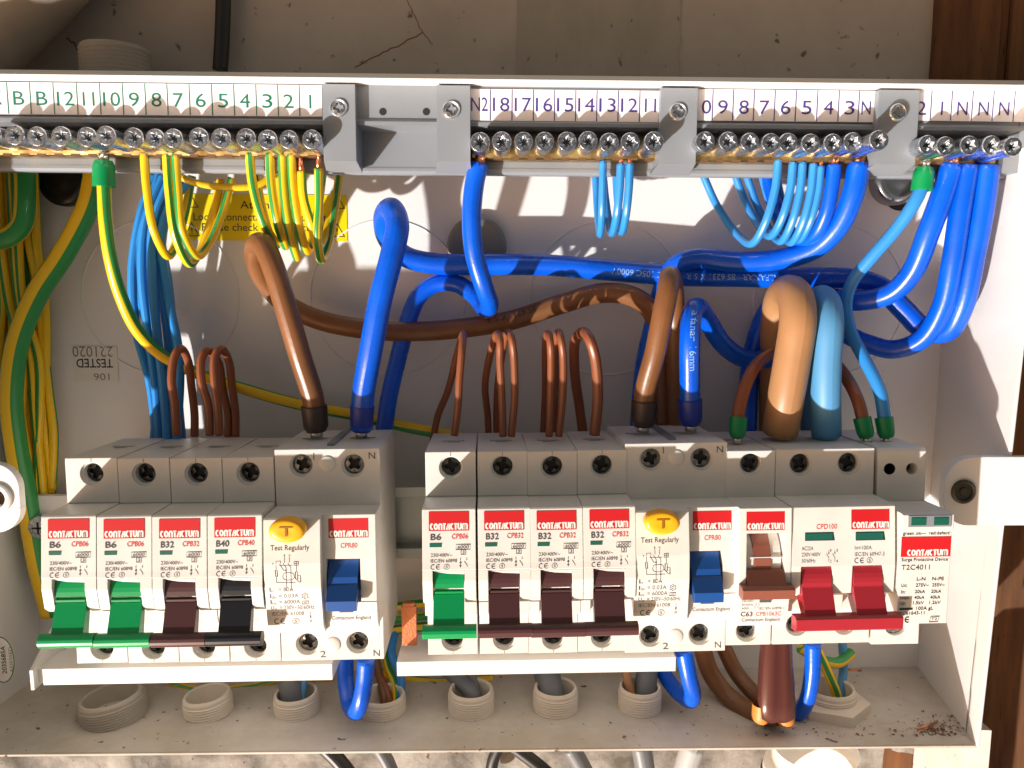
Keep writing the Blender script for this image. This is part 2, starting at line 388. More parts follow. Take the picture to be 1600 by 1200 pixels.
# right wall: inner face from (xRb,0) to front; the front edge leans with height as measured
xrf_t = at(1600, 470, DF)[0]+1.0; xrf_b = at(1527, 1150, DF)[0]
def rx_at(z, d):
    t = (z-zBf)/(zTf-zBf); f = xrf_b+(xrf_t+1.5-xrf_b)*t
    bck = xRb
    return bck+(f-bck)*d/DF
N = 12; mb = MB(); vs = []
notch0 = at(1555, 822, DF)[1]; notch1 = at(1588, 700, DF)[1]
zz = [ZB-1+(zTf-ZB+1)*i/N for i in range(N+1)]
for z in zz:
    x0, x1 = rx_at(z, 0), rx_at(z, DF); vs += [(x0, 0, z), (x1, DF, z), (x1+1.3, DF, z), (x1+1.3, DF-9, z), (x0+(x1-x0)*(DF-9)/DF+1.2, DF-9, z), (x0+1.3, 0, z)]
fs = []
for k in range(N):
    for j in range(6): fs.append((6*k+j, 6*k+(j+1) % 6, 6*k+6+(j+1) % 6, 6*k+6+j))
fs += [tuple(range(6)), tuple(range(6*N+5, 6*N-1, -1))]
mb.add(vs, fs); mb.build('side_wall', paint, enc)
lw = MB(); ws = [(XL, 0), (XL-8, DF+3), (XL-1, DF+4), (XL-1, DF+5.2), (XL-9.4, DF+5.2), (XL-1.4, -1)]  # left wall raised, unseen inward lip added to shade the earth cables
lw.add([(x, q, z) for z in (ZB-3, zTf) for x, q in ws], [(i, (i+1) % 6, 6+(i+1) % 6, 6+i) for i in range(6)]+[tuple(range(6)), tuple(range(11, 5, -1))])
lw.build('side_wall', paint, enc)
# floor of the box: sloping sheet from the back corner to the front fold, then a folded lip
zF = at(800, 1136, 43)[1]; zL = at(800, 1172, DF)[1]
zFb = at(800, 1046, 0)[1]
prof = [(zFb, 0), (zF, 42), (zF-.3, 43.2), (zL+.4, DF-.4), (zL, DF), (zL-.7, DF), (zL-.9, DF-1.4), (zF-2, 42), (zFb-1.5, 0)]
dusty_shaded = plaster('dusty_shaded_floor_paint', (.47,.42,.35), (.62,.58,.52), (.12,.07,.045), 28, .12)  # brown dust, and the floor's dimmer light darkened into the paint colour
fl = MB(); fl.prism(prof, XL-8, at(1531, 1165, DF)[0]); fl.v = [((rx_at(z, max(0, q))+(.6 if q < 50 else .2)) if x > 100 else x, q, z) for x, q, z in fl.v]; fl.build('floor_panel', dusty_shaded, enc)
# top wall with its front edge: shaded chamfer above, bright rolled lip below
zc0 = at(800, 111, DF)[1]; zc1 = at(800, 124, DF+.8)[1]; zc2 = at(800, 131, DF)[1]
tp = MB(); tp.prism([(zc0-1, 0), (zc0+.4, DF-6.5), (zc0, DF-5), (zc1, DF+.8), (zc2, DF-.2), (zc2+.6, DF-2.0), (zc1+.5, DF-4), (zc1+1.0, 0)], XL-8, 215)
o = tp.build('top_panel', paint, enc); 
# fixing tabs at both sides
def rounded(x0, x1, z0, z1, r, corners='tl bl', n=8):
    P = []
    def c(cx, cz, a0): P.extend(arc(cx, cz, r, r, a0, a0+90, n))
    if 'tr' in corners: c(x1-r, z1-r, 0)
    else: P.append((x1, z1))
    if 'tl' in corners: c(x0+r, z1-r, 90)
    else: P.append((x0, z1))
    if 'bl' in corners: c(x0+r, z0+r, 180)
    else: P.append((x0, z0))
    if 'br' in corners: c(x1-r, z0+r, 270)
    else: P.append((x1, z0))
    return P
def plate(name, pts, d0, d1, m, parent, hole=None):
    n = len(pts); mb = MB(); vs = [(x, d1, z) for x, z in pts]+[(x, d0, z) for x, z in pts]
    mb.add(vs, [tuple(range(n)), tuple(range(2*n-1, n-1, -1))]+[(i, (i+1) % n, n+(i+1) % n, n+i) for i in range(n)])
    return mb.build(name, m, parent)
x0, z1 = at(1479, 714, DF+1.5); _, z0 = at(1479, 821, DF+1.5)
tabr = plate('fixing_tab', rounded(x0, 225, z0, z1, 9.5), DF-1.5, DF+1.5, paint, enc)
sx, sz = at(1505, 768, DF+1.7)
mb = MB(); mb.lathe((sx, DF+1.4, sz), (0,1,0), [(4.3,0),(4.3,.9),(3.6,1.3),(3.1,1.0),(3.0,.35),(0.01,.35)], 28); mb.lathe((sx, DF+1.4, sz), (0,1,0), [(1.6,.3),(1.4,.9),(.01,.9)], 12)
mb.build('captive_screw', [mat('dark_rubber', (.05,.045,.03), .4)], tabr)
# the flange patch under the right tab (sunlit inner return of the side wall)
x1, z1 = at(27, 724, DF+8); _, z0 = at(36, 832, DF+8)
xc, zc = at(-5, 778, DF+8)
tabl = MB(); 
oc = rounded(-215, x1, z0, z1, 8.5, 'tr br'); 
tabl.holed((x1-20, x1-.0, z0+8.5, z1-8.5), circ(xc, zc, 3.1, 20), lambda x, z, k: (x, DF+8+k, z), 0, 3, 0, None)
def capseg(sgn):
    P = [(x1-20, (z1-8.5) if sgn > 0 else (z0+8.5)), (x1, (z1-8.5) if sgn > 0 else (z0+8.5))]+([(x1-8.5+8.5*math.cos(R(a)), z1-8.5+8.5*math.sin(R(a))) for a in range(10, 91, 10)] if sgn > 0 else [(x1-8.5+8.5*math.cos(R(a)), z0+8.5+8.5*math.sin(R(a))) for a in range(-10, -91, -10)])+[(x1-20, z1 if sgn > 0 else z0)]
    return P
for sg in (1, -1):
    P = capseg(sg); n = len(P); tabl.add([(x, DF+8, z) for x, z in P]+[(x, DF+5, z) for x, z in P], [tuple(range(n))]+[(i, (i+1) % n, n+(i+1) % n, n+i) for i in range(n)])
tabl.add([(x1, DF+8, z0+8.5), (x1, DF+5, z0+8.5), (x1, DF+5, z1-8.5), (x1, DF+8, z1-8.5)], [(0,1,2,3)])
tabl.box(-215, x1-20, DF+5, DF+8, z0, z1)
tl = tabl.build('fixing_tab', paint, enc)
mb = MB(); mb.lathe((xc, DF+8, zc), (0,1,0), [(5.2,0),(5.2,.8),(4.4,1.2),(3.2,.9),(3.0,-1)], 28); mb.build('eyelet', paint, tl)
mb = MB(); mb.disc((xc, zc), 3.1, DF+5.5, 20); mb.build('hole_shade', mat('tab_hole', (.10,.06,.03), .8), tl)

# plugs of the rear entries
def plug(cpx, cpy, r, q, m, label, dome=2):
    x, z = at(cpx, cpy, q); mb = MB(); rr = r*mmpx(q)
    mb.lathe((0, 0, 0), (0,1,0), [(rr,-q),(rr, 0),(rr*.93, dome*.5),(rr*.75, dome*.8),(rr*.55, dome*.5),(rr*.3, dome*.55),(.01, dome*.6)], 40, 0, True)
    o = mb.build('blanking_plug', m); o.location = (x*MM, -q*MM, z*MM); return tag(o, label, 'plug')
plug(98, 283, 37, 3, mat('black_rubber', (.012,.012,.012), .25), 'black rubber blanking plug behind the green ferrule at the upper left')
plug(745, 385, 46, 3, mat('grey_rubber', (.19,.19,.18), .45), 'grey blanking plug behind the curved blue cable in the middle')
plug(1403, 282, 37, 5, mat('steel_plug', (.33,.35,.35), .25, .9), 'shiny metallic grey blanking plug under the terminal rail on the right', 3)
x, z = at(1408, 300, .3); mb = MB(); mb.disc((x, z), 7.5, .3, 28); o = mb.build('rear_hole', black); tag(o, 'black keyhole opening beneath the shiny grey plug at upper right', 'hole')

# ------------------------------------------------------------------ DIN rail
RZ = at(700, 757, 20)[1]; RZb = at(700, 878, 20)[1]
TH, LN, KK = 0.01298, 0.0353, -0.0077
rail = MB(); zt, zb = 14.5, -14.5
rail.prism([(zt, 0), (zt, 1), (zt-4, 1), (zt-4, -6), (zb+4, -6), (zb+4, 1), (zb, 1), (zb, 0), (zb+3, 0), (zb+3, -7), (zt-3, -7), (zt-3, 0)], -157, 157)
ro = rail.build('mounting_rail', railm); tag(ro, 'galvanised steel mounting rail running behind all the breakers', 'rail')
rxm = at(700, 815, 20)
ro.location = (0, -20*MM, (rxm[1]+(-TH*rxm[0]))*MM); ro.rotation_euler = (0, -TH, 0)
mb = MB(); x, z = at(66, 822, 16)
mb.lathe((0,0,0), (0,1,0), [(5.2,0),(5.2,1),(4.2,2.4),(2,3.0)], 24, 0, True); mb.add([(a, 3.0, b) for a, b in circ(0,0,2,12)], [tuple(range(12))])
stroke(mb, [(-2.5,0),(2.5,0)], .8, lambda x, z: (x, 3.1, z), 1); stroke(mb, [(0,-2.5),(0,2.5)], .8, lambda x, z: (x, 3.1, z), 1)
so_ = mb.build('rail_screw', [zinc, black]); so_.location = (x*MM, -16*MM, z*MM); tag(so_, 'round zinc screw fixing the left end of the rail', 'screw')
sb = MB(); x0, z1 = at(52, 774, 14); x1, z0 = at(100, 862, 14); sb.box(x0, x1+20, 12, 14.5, z0, z1); o = sb.build('rail_bracket', paint); tag(o, 'white sheet bracket under the left end of the rail', 'bracket')

# ------------------------------------------------------------------ devices
DS = 64.0
def place(e, tops, bots):
    """root Empty at the shoulder plane, midway between the upper and lower terminal screws"""
    X = (tops[0]+bots[0])/2
    xt, zt = at(tops[0], tops[1], DS-LN*30+KK*X*.21); xb, zb = at(bots[0], bots[1], DS+LN*30)
    x, z = (xt+xb)/2, (zt+zb)/2
    e.location = (x*MM, -(DS+KK*x)*MM, z*MM); e.rotation_euler = (-LN+random.uniform(-.003,.003), -TH+random.uniform(-.0035,.0035), -KK+random.uniform(-.004,.004))
    return x, z
def screwhead(mb, x, z, q, r, mi=0, mk=1, rot=0.4):
    mb.holed((x-r*2, x+r*2, z-r*2, z+r*2), circ(x, z, r), lambda a, b, k: (a, q+k, b)) if False else None
    P = []
    w = r*.24
    for i in range(4):
        a = rot+i*math.pi/2; ca, sa = math.cos(a), math.sin(a)
        for lx, ly in ((w, w), (r*.72, w*.6), (r*.72, -w*.6)): pass
    cross = []
    for i in range(4):
        a = rot+i*math.pi/2; ca, sa = math.cos(a), math.sin(a)
        for lx, ly in ((r*.72, -w*.7), (r*.72, w*.7), (w*1.2, w*1.2)): cross.append((x+lx*ca-ly*sa, z+lx*sa+ly*ca))
    n = 24
    ang = sorted(range(len(cross)), key=lambda i: math.atan2(cross[i][1]-z, cross[i][0]-x)); cross = [cross[i] for i in ang]
    # ring from the cross out to the circle
    outer = [(x+r*math.cos(math.atan2(c[1]-z, c[0]-x)), z+r*math.sin(math.atan2(c[1]-z, c[0]-x))) for c in cross]
    k = len(cross)
    mb.add([(a, q, b) for a, b in cross]+[(a, q-.15, b) for a, b in outer], [(i, (i+1) % k, k+(i+1) % k, k+i) for i in range(k)], mi)
    mb.add([(a, q, b) for a, b in cross]+[(a, q-1.2, b) for a, b in cross], [(i, (i+1) % k, k+(i+1) % k, k+i) for i in range(k)], mi)
    mb.add([(a, q-1.2, b) for a, b in cross], [tuple(range(k))], mk)

def tscrew(e, x, z, q, r, m=None, rot=None):
    sm = MB(); screwhead(sm, x, z, q, r, 0, 1, random.random()*1.5 if rot is None else rot); return sm.build('terminal_screw', [m or darkscrew, black], e)
def body_shell(mb, W, zt, zb, prof_nose, holes_t, holes_b, slots, xo=0.0, notch=True, hr=3.35):
    """shoulders + back of a rail device. prof_nose = list of (z,q) from the nose top (q=0) down to the nose bottom (q=0)"""
    x0, x1 = xo-W/2, xo+W/2
    ztn, zbn = prof_nose[0][0], prof_nose[-1][0]
    QB = -42
    prof = [(zb, QB), (zb, 0)] + list(reversed(prof_nose)) + [(zt, 0), (zt, QB)]
    n = len(prof)
    # skip lower shoulder (edge 1), upper shoulder edge (n-3), top face (n-2)
    mb.prism(prof, x0, x1, 0, skip=(1, n-3, n-2))
    def panel(z0, z1, hs, up):
        k = max(1, len(hs)); 
        xs = [x0]+[(hs[i][0]+hs[i+1][0])/2 for i in range(len(hs)-1)]+[x1]
        for i, h in enumerate(hs):
            mb.holed((xs[i], xs[i+1], z0, z1), circ(h[0], h[1], h[2] if len(h) > 2 else hr+.55, 28), lambda x, z, kk: (x, kk, z), 0, .5)
            r = h[2] if len(h) > 2 else hr+.55
            c1 = circ(h[0], h[1], r, 28); c2 = circ(h[0]+.15, h[1]+.12, r-.5, 28); nn = 28
            mb.add([(a, -.5, b) for a, b in c1]+[(a, -.9, b) for a, b in c2]+[(a, -7, b) for a, b in c2], [(i, (i+1) % nn, nn+(i+1) % nn, nn+i) for i in range(nn)]+[(nn+i, nn+(i+1) % nn, 2*nn+(i+1) % nn, 2*nn+i) for i in range(nn)])
            mb.add([(a, -7, b) for a, b in c2], [tuple(range(nn))], 1)
    panel(ztn, zt, holes_t, True); panel(zb, zbn, holes_b, False)
    xs = [x0]+[(slots[i][0]+slots[i+1][0])/2 for i in range(len(slots)-1)]+[x1]
    for i, sl_ in enumerate(slots):
        cx, w, q = sl_
        mb.holed((xs[i], xs[i+1], QB, 0), [(cx+w/2, q+.9), (cx+w*.22, q+.9), (cx+w*.22, q+2.6), (cx-w*.22, q+2.6), (cx-w*.22, q+.9), (cx-w/2, q+.9), (cx-w/2, q-.9), (cx+w/2, q-.9)] if False else [(cx+w/2, q+1.2), (cx+w*.28, q+1.2), (cx+w*.28, q+3.4), (cx-w*.28, q+3.4), (cx-w*.28, q+1.2), (cx-w/2, q+1.2), (cx-w/2, q-1.6), (cx+w/2, q-1.6)],
                 lambda x, y, kk: (x, y, zt+kk), 0, 6, 0, 1)
def onplane(prof):
    """maps label coordinates onto the nose profile"""
    P = sorted(prof)
    def f(x, z):
        for (za, qa), (zb_, qb) in zip(P, P[1:]):
            if za <= z <= zb_: return (x, qa+(qb-qa)*(z-za)/(zb_-za)+.06, z)
        return (x, P[-1][1]+.06, z)
    return f
# profile of the breaker nose above the lever window: (z, q)
NT = 20.2
NP = [(NT, 0), (NT, 15.3), (NT-.5, 15.7), (2.6, 17.6)]
def lever(parent, mcol, x0=-5.0, x1=4.6, bar=(-8.6, 8.6), zb=-16.6, drumtop=1.2, pale=None):
    """drum, lever plate and cross bar of a toggle; one mesh"""
    mb = MB(); n = 18; r = 11.5; cz, cq = -5.5, 5.6
    pr = [(cz+r*math.sin(R(a)), cq+r*math.cos(R(a))) for a in range(62, -8, -7)]
    prd = [(cz+r*math.sin(R(62)), 2)]+pr+[(pr[-1][0], 2)]
    mb.prism([(z, q) for z, q in prd], x0, x1)
    # rib across the drum
    mb.prism([(-6.2, 16.6), (-6.6, 17.6), (-7.3, 17.6), (-7.6, 16.6)], x0+.3, x1-.05)
    # lever plate
    mb.prism([(-7.4, 14.5), (-7.8, 16.8), (zb-.2, 20.6), (zb-2, 20.2), (zb-2, 17)], x0-.2, x1+.1)
    # cross bar, rounded
    c = (zb-2.1, 20.3); pb = [(c[0]+2.25*math.sin(R(a)), c[1]+2.3*math.cos(R(a))) for a in range(0, 360, 24)]
    mb.prism(pb, bar[0], bar[1])
    return mb.build('toggle', mcol, parent)
def mcb_label(mb, rating, code, f):
    # mats: 0 grey ink 1 red ink 2 red plate 3 white 4 dark window
    z0, z1 = 13.0, 19.1
    mb.tris([(-6.4, z0), (6.4, z0), (6.4, z1), (-6.4, z1)], [(0,1,2,3)], f, 2)
    brandword(mb, -6.15, z0+.35, 12.2, 2.1, lambda x, z: tuple(Vector(f(x, z))+Vector((0,.05,0))), 3)
    text(mb, rating, -5.9, 10.1, 2.0, 3.4 if len(rating) == 2 else 4.1, f, 0, .02)
    text(mb, code, .9, 10.4, 1.65, 5.2, f, 1, .01)
    text(mb, '230/400V~', -5.9, 4.75, 1.15, 6.9, f, 0)
    text(mb, 'IEC/EN 60898', -5.9, 2.95, 1.15, 8.4, f, 0)
    stroke(mb, [(2.2,7.0),(6.8,7.0),(6.8,8.6),(2.2,8.6)], .14, f, 0, True); text(mb, '6000', 2.7, 7.3, 1.05, 3.6, f, 0)
    stroke(mb, [(3.8,5.4),(5.3,5.4),(5.3,6.9),(3.8,6.9)], .14, f, 0, True); text(mb, '3', 4.2, 5.65, 1.0, .7, f, 0)
def mcb_label2(mb, f):
    ce(mb, -5.9, .75, 1.6, f, 0); smark(mb, -.8, 1.55, .85, f, 0)
    for a, t in ((3.6, 0), (5.6, 1)):
        stroke(mb, [(a, 4.4), (a, 3.6)], .16, f, 0); stroke(mb, [(a-(.0 if not t else .8), 3.3), (a, 2.2), (a+(0 if not t else .25), 1.5)], .16, f, 0); stroke(mb, [(a, 1.2), (a, .5)], .16, f, 0)
    stroke(mb, [(3.3,2.7),(3.6,3.2),(3.9,2.7)], .22, f, 0); stroke(mb, [(3.3,2.0),(3.6,1.5),(3.9,2.0)], .22, f, 0)
LABM = [inkgrey, inkred, redl, whitep, inkb]
def make_mcb(rating, code, tcol, label, tops, bots, group, W=17.1):
    e = empty('circuit_breaker', label, 'circuit breaker', group=group); place(e, tops, bots)
    mb = MB()
    prof = NP + [(2.0, 17.8)]
    # full-width part above the lever window
    SL0, SL1 = -5.3, 4.9
    nose_top = [(NT, 0)]+NP[1:]+[(.6, 17.9), (.2, 17.6), (.0, 6), (-19, 6), (-19.2, 0)]
    body_shell(mb, W, 35.6, -35.3, nose_top, [(0, 30.2)], [(0, -30.2)], [(.2, 8, -23)])
    ck = [(.3, 5.9), (.3, 17.75), (-3, 18.1), (-9.6, 17.0), (-11.4, 14.6), (-11.9, 10.5), (-17.6, 9.6), (-18.4, 5.9)]
    mb.prism(ck, -W/2, SL0); mb.prism(ck, SL1, W/2)
    # curved hood at the top of the window
    mb.add([(SL0, 17.7, .25), (SL1, 17.7, .25), (SL1, 17.6, -1.0), (SL0+4.5, 17.6, -.7), (SL0+2, 17.6, -.2)], [(0,1,2,3,4)])
    mb.box(-.07, .07, -.3, .03, 34.2, 35.55, 1); mb.box(-.07, .07, -.3, .03, -35.2, -34.3, 1); mb.box(-W/2, W/2, -.3, .02, 20.4, 20.5, 1)
    body = mb.build('body', [plastic, black], e)
    tscrew(e, .15, 30.3, -3.2, 3.3); tscrew(e, .15, -30.1, -3.2, 3.3)
    lb = MB(); f = onplane([(NT, 15.75), (.6, 17.85)]); mcb_label(lb, rating, code, f); mcb_label2(lb, f)
    lb.build('printed_label', LABM, e, fixn=False)
    g = MB(); g.box(-6.2, -2.3, 16.0, 17.02, 7.6, 9.1); g.build('indicator_flag', windowg, e)
    lever(e, tcol)
    return e
LG, RGp = 'left bank of breakers', 'right bank of breakers'
mcbs = []
mcbs.append(make_mcb('B6', 'CPB06', tgreen, 'green-lever B6 breaker at the outer left end of the left bank', (150,732), (158,1018), LG))
mcbs.append(make_mcb('B6', 'CPB06', tgreen, 'green-lever B6 breaker between the outermost breaker and the left brown-lever one', (231,732), (238,1018), LG))
mcbs.append(make_mcb('B32', 'CPB32', tbrown, 'brown-lever B32 breaker between a green lever and the black lever', (312,732), (317,1017), LG))
mcbs.append(make_mcb('B40', 'CPB40', tblack, 'black-lever B40 breaker beside the left residual current device', (394,732), (396,1015), LG))
mcbs.append(make_mcb('B6', 'CPB06', tgreen, 'green-lever B6 breaker standing alone at the start of the right bank', (706,723), (706,1006), RGp))
mcbs.append(make_mcb('B32', 'CPB32', tbrown, 'brown-lever B32 breaker next to the green lever of the right bank', (788,721), (785,1006), RGp, 16.9))
mcbs.append(make_mcb('B32', 'CPB32', tbrown, 'middle of the three adjoining brown-lever B32 breakers in the right bank', (867,720), (860,1006), RGp, 16.9))
mcbs.append(make_mcb('B32', 'CPB32', tbrown, 'brown-lever B32 breaker touching the right residual current device', (945,718), (936,1004), RGp, 16.9))

def make_rcd(label, p1, p2, sock):
    e = empty('residual_current_device', label, 'RCD', group='residual current devices')
    # root midway between its two poles
    tops = ((p1[0][0]+p1[1][0])/2, (p1[0][1]+p1[1][1])/2); bots = ((p2[0][0]+p2[1][0])/2, (p2[0][1]+p2[1][1])/2)
    place(e, tops, bots)
    W = 35.0; zt, zb = 36.6, -37.0; xs = (-8.7, 8.6)
    mb = MB(); ntop, nbot = 17.4, -21.6
    qr = 12.6; ql = 16.8
    body_shell(mb, W, zt, zb, [(ntop, 0), (ntop, 8), (nbot+1, 8), (nbot, 0)], [(xs[0], 31.2), (xs[1], 31.0)], [(xs[0], -31.2), (xs[1], -31.0)], [(xs[0], 9, -23), (xs[1], 9, -23)])
    # left raised label block
    mb.prism([(ntop, 7.9), (ntop, ql-1.4), (ntop-.6, ql-.9), (3, ql+.6), (-5, ql+.6), (nbot+3, ql-1.6), (nbot, ql-4), (nbot, 7.9)], -W/2, .4)
    # right part with the lever window (x 1.7..12)
    a, b, t, u = 1.4, 12.4, 3.0, -11.5
    def rp(x0, x1, z0, z1, q0=7.9, q1=None):
        q = lambda z: qr+1.3-abs(z+2)*.05
        mb.prism([(z0, q0), (z0, q(z0)), (z1, q(z1)), (z1, q0)], x0, x1)
    rp(.4, W/2, t, ntop); rp(.4, a, u, t); rp(b, W/2, u, t)
    mb.prism([(nbot, 7.9), (nbot, qr-2), (nbot+3, qr), (u, qr+1), (u, 7.9)], .4, W/2)
    mb.box(a, b, 7.9, 8.4, u, t)
    mb.build('body', [plastic, black], e)
    # bridging ribs of the top face
    r = MB(); r.box(-1.1, 1.3, -42, -6, zt, zt+.9, 1); 
    r.build('top_rib', [plastic, greyp], e)
    for x in xs: tscrew(e, x+.15, 31.2, -2.0, 3.35, midscrew); tscrew(e, x+.15, -31.0, -2.0, 3.35, midscrew)
    for zc in (31.6, -31.6):
        pl = MB(); pl.lathe((0, 0, zc), (0,1,0), [(2.7, -.1), (2.7, .25), (2.4, .45), (.01, .5)], 24, 0, True); pl.build('blank_plug', plastic, e)
    lb = MB(); fs_ = lambda x, z: (x, .07, z)
    text(lb, '1', -4.6, 33.1, 2.4, None, fs_, 0); text(lb, 'N', 13.9, 33.1, 2.4, 2.2, fs_, 0)
    lb.build('terminal_marks', LABM, e, fixn=False); lb = MB()
    text(lb, '2', -4.4, -36.0, 2.4, 2.0, fs_, 0); text(lb, 'N', 13.9, -36.0, 2.4, 2.2, fs_, 0)
    lb.build('terminal_marks', LABM, e, fixn=False); lb = MB()
    fl_ = onplane([(nbot+3, ql-1.6), (-5, ql+.6), (3, ql+.6), (ntop-.6, ql-.9)])
    text(lb, 'Test Regularly', -9.2, 7.2, 1.75, 12.3, fl_, 0, .01, 'c')
    rows_ = [('In', '= 80A', -6.2), ('IΔn', '= 0.03A', -8.4), ('Inc', '= 6000A', -10.5), ('Un', '= 230V~50/60Hz', -12.5)]
    for a_, b_, z in rows_:
        text(lb, a_[0], -16.0, z, 1.4, .42 if a_[0] == 'I' else 1.0, fl_, 0, .01); text(lb, a_[1:], -15.4 if a_[0] == 'I' else -14.8, z-.2, .95, .65*len(a_[1:]), fl_, 0)
        text(lb, b_, -13.2, z, 1.45, {'= 80A':4.8, '= 0.03A':6.2, '= 6000A':6.6}.get(b_, 11.0), fl_, 0)
    text(lb, 'IEC/EN 61008', -15.8, -14.6, 1.35, 10.2, fl_, 0)
    ce(lb, -15.3, -17.6, 1.9, fl_, 0); smark(lb, -8.4, -16.7, 1.05, fl_, 0)
    # small schematic
    w = .17
    for P in ([(-13.6,-3.2),(-13.6,-1.2)], [(-13.6,.8),(-13.6,3.8),(-12.2,3.8),(-12.2,3.0)], [(-12.5,2.9),(-11.3,.8),(-10.6,.8)], [(-10.9,5),(-10.9,3.3)], [(-11.4,3.1),(-10.5,1.7),(-10.5,-5.0)], [(-9.4,5),(-9.4,3.3)], [(-9.9,3.1),(-9.0,1.7),(-9.0,-5.0)], [(-13.6,-3.2),(-7.6,-3.2)], [(-8.0,-1.5),(-6.4,-3.2),(-6.0,-3.2),(-6.0,-1.0),(-6.9,-1.0)], [(-7.2,.2),(-7.2,2.4)], [(-12.6,2.4),(-8.4,2.4)]):
        stroke(lb, P, w, fl_, 0)
    stroke(lb, [(-13.9,-1.2),(-13.3,-1.2),(-13.3,.8),(-13.9,.8)], w, fl_, 0, True); stroke(lb, [(-7.6,-2.2),(-6.9,-2.2),(-6.9,.2),(-7.6,.2)], w, fl_, 0, True)
    stroke(lb, rounded(-11.6, -8.0, -2.4, .0, 1.1, 'tr tl bl br', 4), w, fl_, 0, True)
    stroke(lb, [(-7.9,2.4),(-6.5,2.4),(-6.5,3.6),(-7.9,3.6)], w, fl_, 0, True); stroke(lb, [(-7.2,2.4),(-7.2,3.6)], w, fl_, 0); stroke(lb, [(-7.9,3.0),(-6.5,3.0)], w, fl_, 0)
    lb.tris(circ(-10.5, .8, .28, 8), [tuple(range(8))], fl_, 0); lb.tris(circ(-9.0, -3.2, .28, 8), [tuple(range(8))], fl_, 0)
    text(lb, 'T', -14.9, 2.4, .8, .6, fl_, 0); text(lb, '1', -11.1, 5.2, .7, .3, fl_, 0); text(lb, 'N', -9.6, 5.2, .7, .5, fl_, 0); text(lb, '2', -10.9, -6.0, .8, .5, fl_, 0); text(lb, 'N', -9.4, -6.0, .8, .6, fl_, 0)
    stroke(lb, [(-5.0+1.0*math.cos(R(a)), -8.6+1.0*math.sin(R(a))) if i % 2 == 0 else (-5.0+.75*math.cos(R(a)), -8.6+.75*math.sin(R(a))) for i, a in enumerate(range(0, 360, 30))], w, fl_, 0, True) if False else None
    st = [(-4.9+(1.15 if i % 2 == 0 else .8)*math.cos(R(30*i+30)), -7.9+(1.15 if i % 2 == 0 else .8)*math.sin(R(30*i+30))) for i in range(12)]
    stroke(lb, st, w, fl_, 0, True); stroke(lb, arc(-4.9, -7.9, .4, .4, 0, 300, 6), w, fl_, 0)
    stroke(lb, [(-5.9,-10.7),(-3.9,-10.7),(-3.9,-9.7),(-5.9,-9.7)], w, fl_, 0, True); stroke(lb, [(-5.4,-10.2),(-4.4,-10.2)], w, fl_, 0)
    stroke(lb, [(-3.6,-13.6),(-3.6,-14.4)], w, fl_, 0); lb.tris([(-3.9,-15.2),(-3.3,-15.2),(-3.6,-14.5)], [(0,1,2)], fl_, 0); lb.tris([(-3.9,-15.3),(-3.3,-15.3),(-3.6,-16.0)], [(0,1,2)], fl_, 0); stroke(lb, arc(-3.6,-16.7,.35,.35,0,360,8)[:-1], w, fl_, 0, True)
    lb.build('printed_label', LABM, e, fixn=False); lb = MB()
    q = lambda z: qr+1.3-abs(z+2)*.05
    fr = lambda x, z: (x, q(z)+.07, z)
    lb.tris([(2.4, 9.9), (15.2, 9.9), (15.2, 16.2), (2.4, 16.2)], [(0,1,2,3)], fr, 2)
    brandword(lb, 2.65, 10.2, 12.3, 2.1, lambda x, z: (x, q(z)+.12, z), 3)
    text(lb, 'CPR80', 6.2, 6.6, 1.65, 5.4, fr, 1, .01)
    lb.build('printed_label', LABM, e, fixn=False); lb = MB()
    fb = onplane([(nbot+3, qr), (u, qr+1)])
    text(lb, 'Contactum England', 2.6, -17.6, 1.35, 12.6, fb, 0, .01)
    lb.build('printed_label', LABM, e, fixn=False)
    bt = MB(); bt.lathe((-9.1, ql-.2, 14.4), (0,1,0), [(5.6, 0), (5.7, 3.4), (5.3, 4.2), (4.2, 4.6), (2.2, 4.5), (.01, 4.4)], 36, 0, True, .68)
    tb = bt.build('test_button', tyel, e)
    tt = MB(); stroke(tt, [(-11.2, 15.8), (-7.0, 15.8)], .55, lambda x, z: (x, ql+4.5, z)); stroke(tt, [(-9.1, 15.6), (-9.1, 12.9)], .8, lambda x, z: (x, ql+4.5, z)); tt.build('button_letter', tyeld, tb)
    # blue lever
    lv = MB(); lv.prism([(t-.3, 8.5), (t-.3, 10.5), (-3, 14.0), (-5.2, 14.4), (-5.4, 14.8), (-9.6, 18.0), (-12.9, 17.8), (-13.2, 16.4), (-9, 12), (-9, 8.5)], a+.5, b-.9)
    lv.build('toggle', tblue, e)
    nt_ = MB(); nt_.box(5.2, 9.6, qr-.6, qr+.75, -15.0, -11.8); nt_.build('lever_notch', darkgrey, e)
    return e
make_rcd('two-module residual current device with blue lever closing the left bank', ((475,716),(554,716)), ((480,1014),(557,1013)), False)
make_rcd('two-module residual current device with blue lever inside the right bank beside the C63 breaker', ((1020,708),(1099,708)), ((1013,1002),(1090,1000)), False)

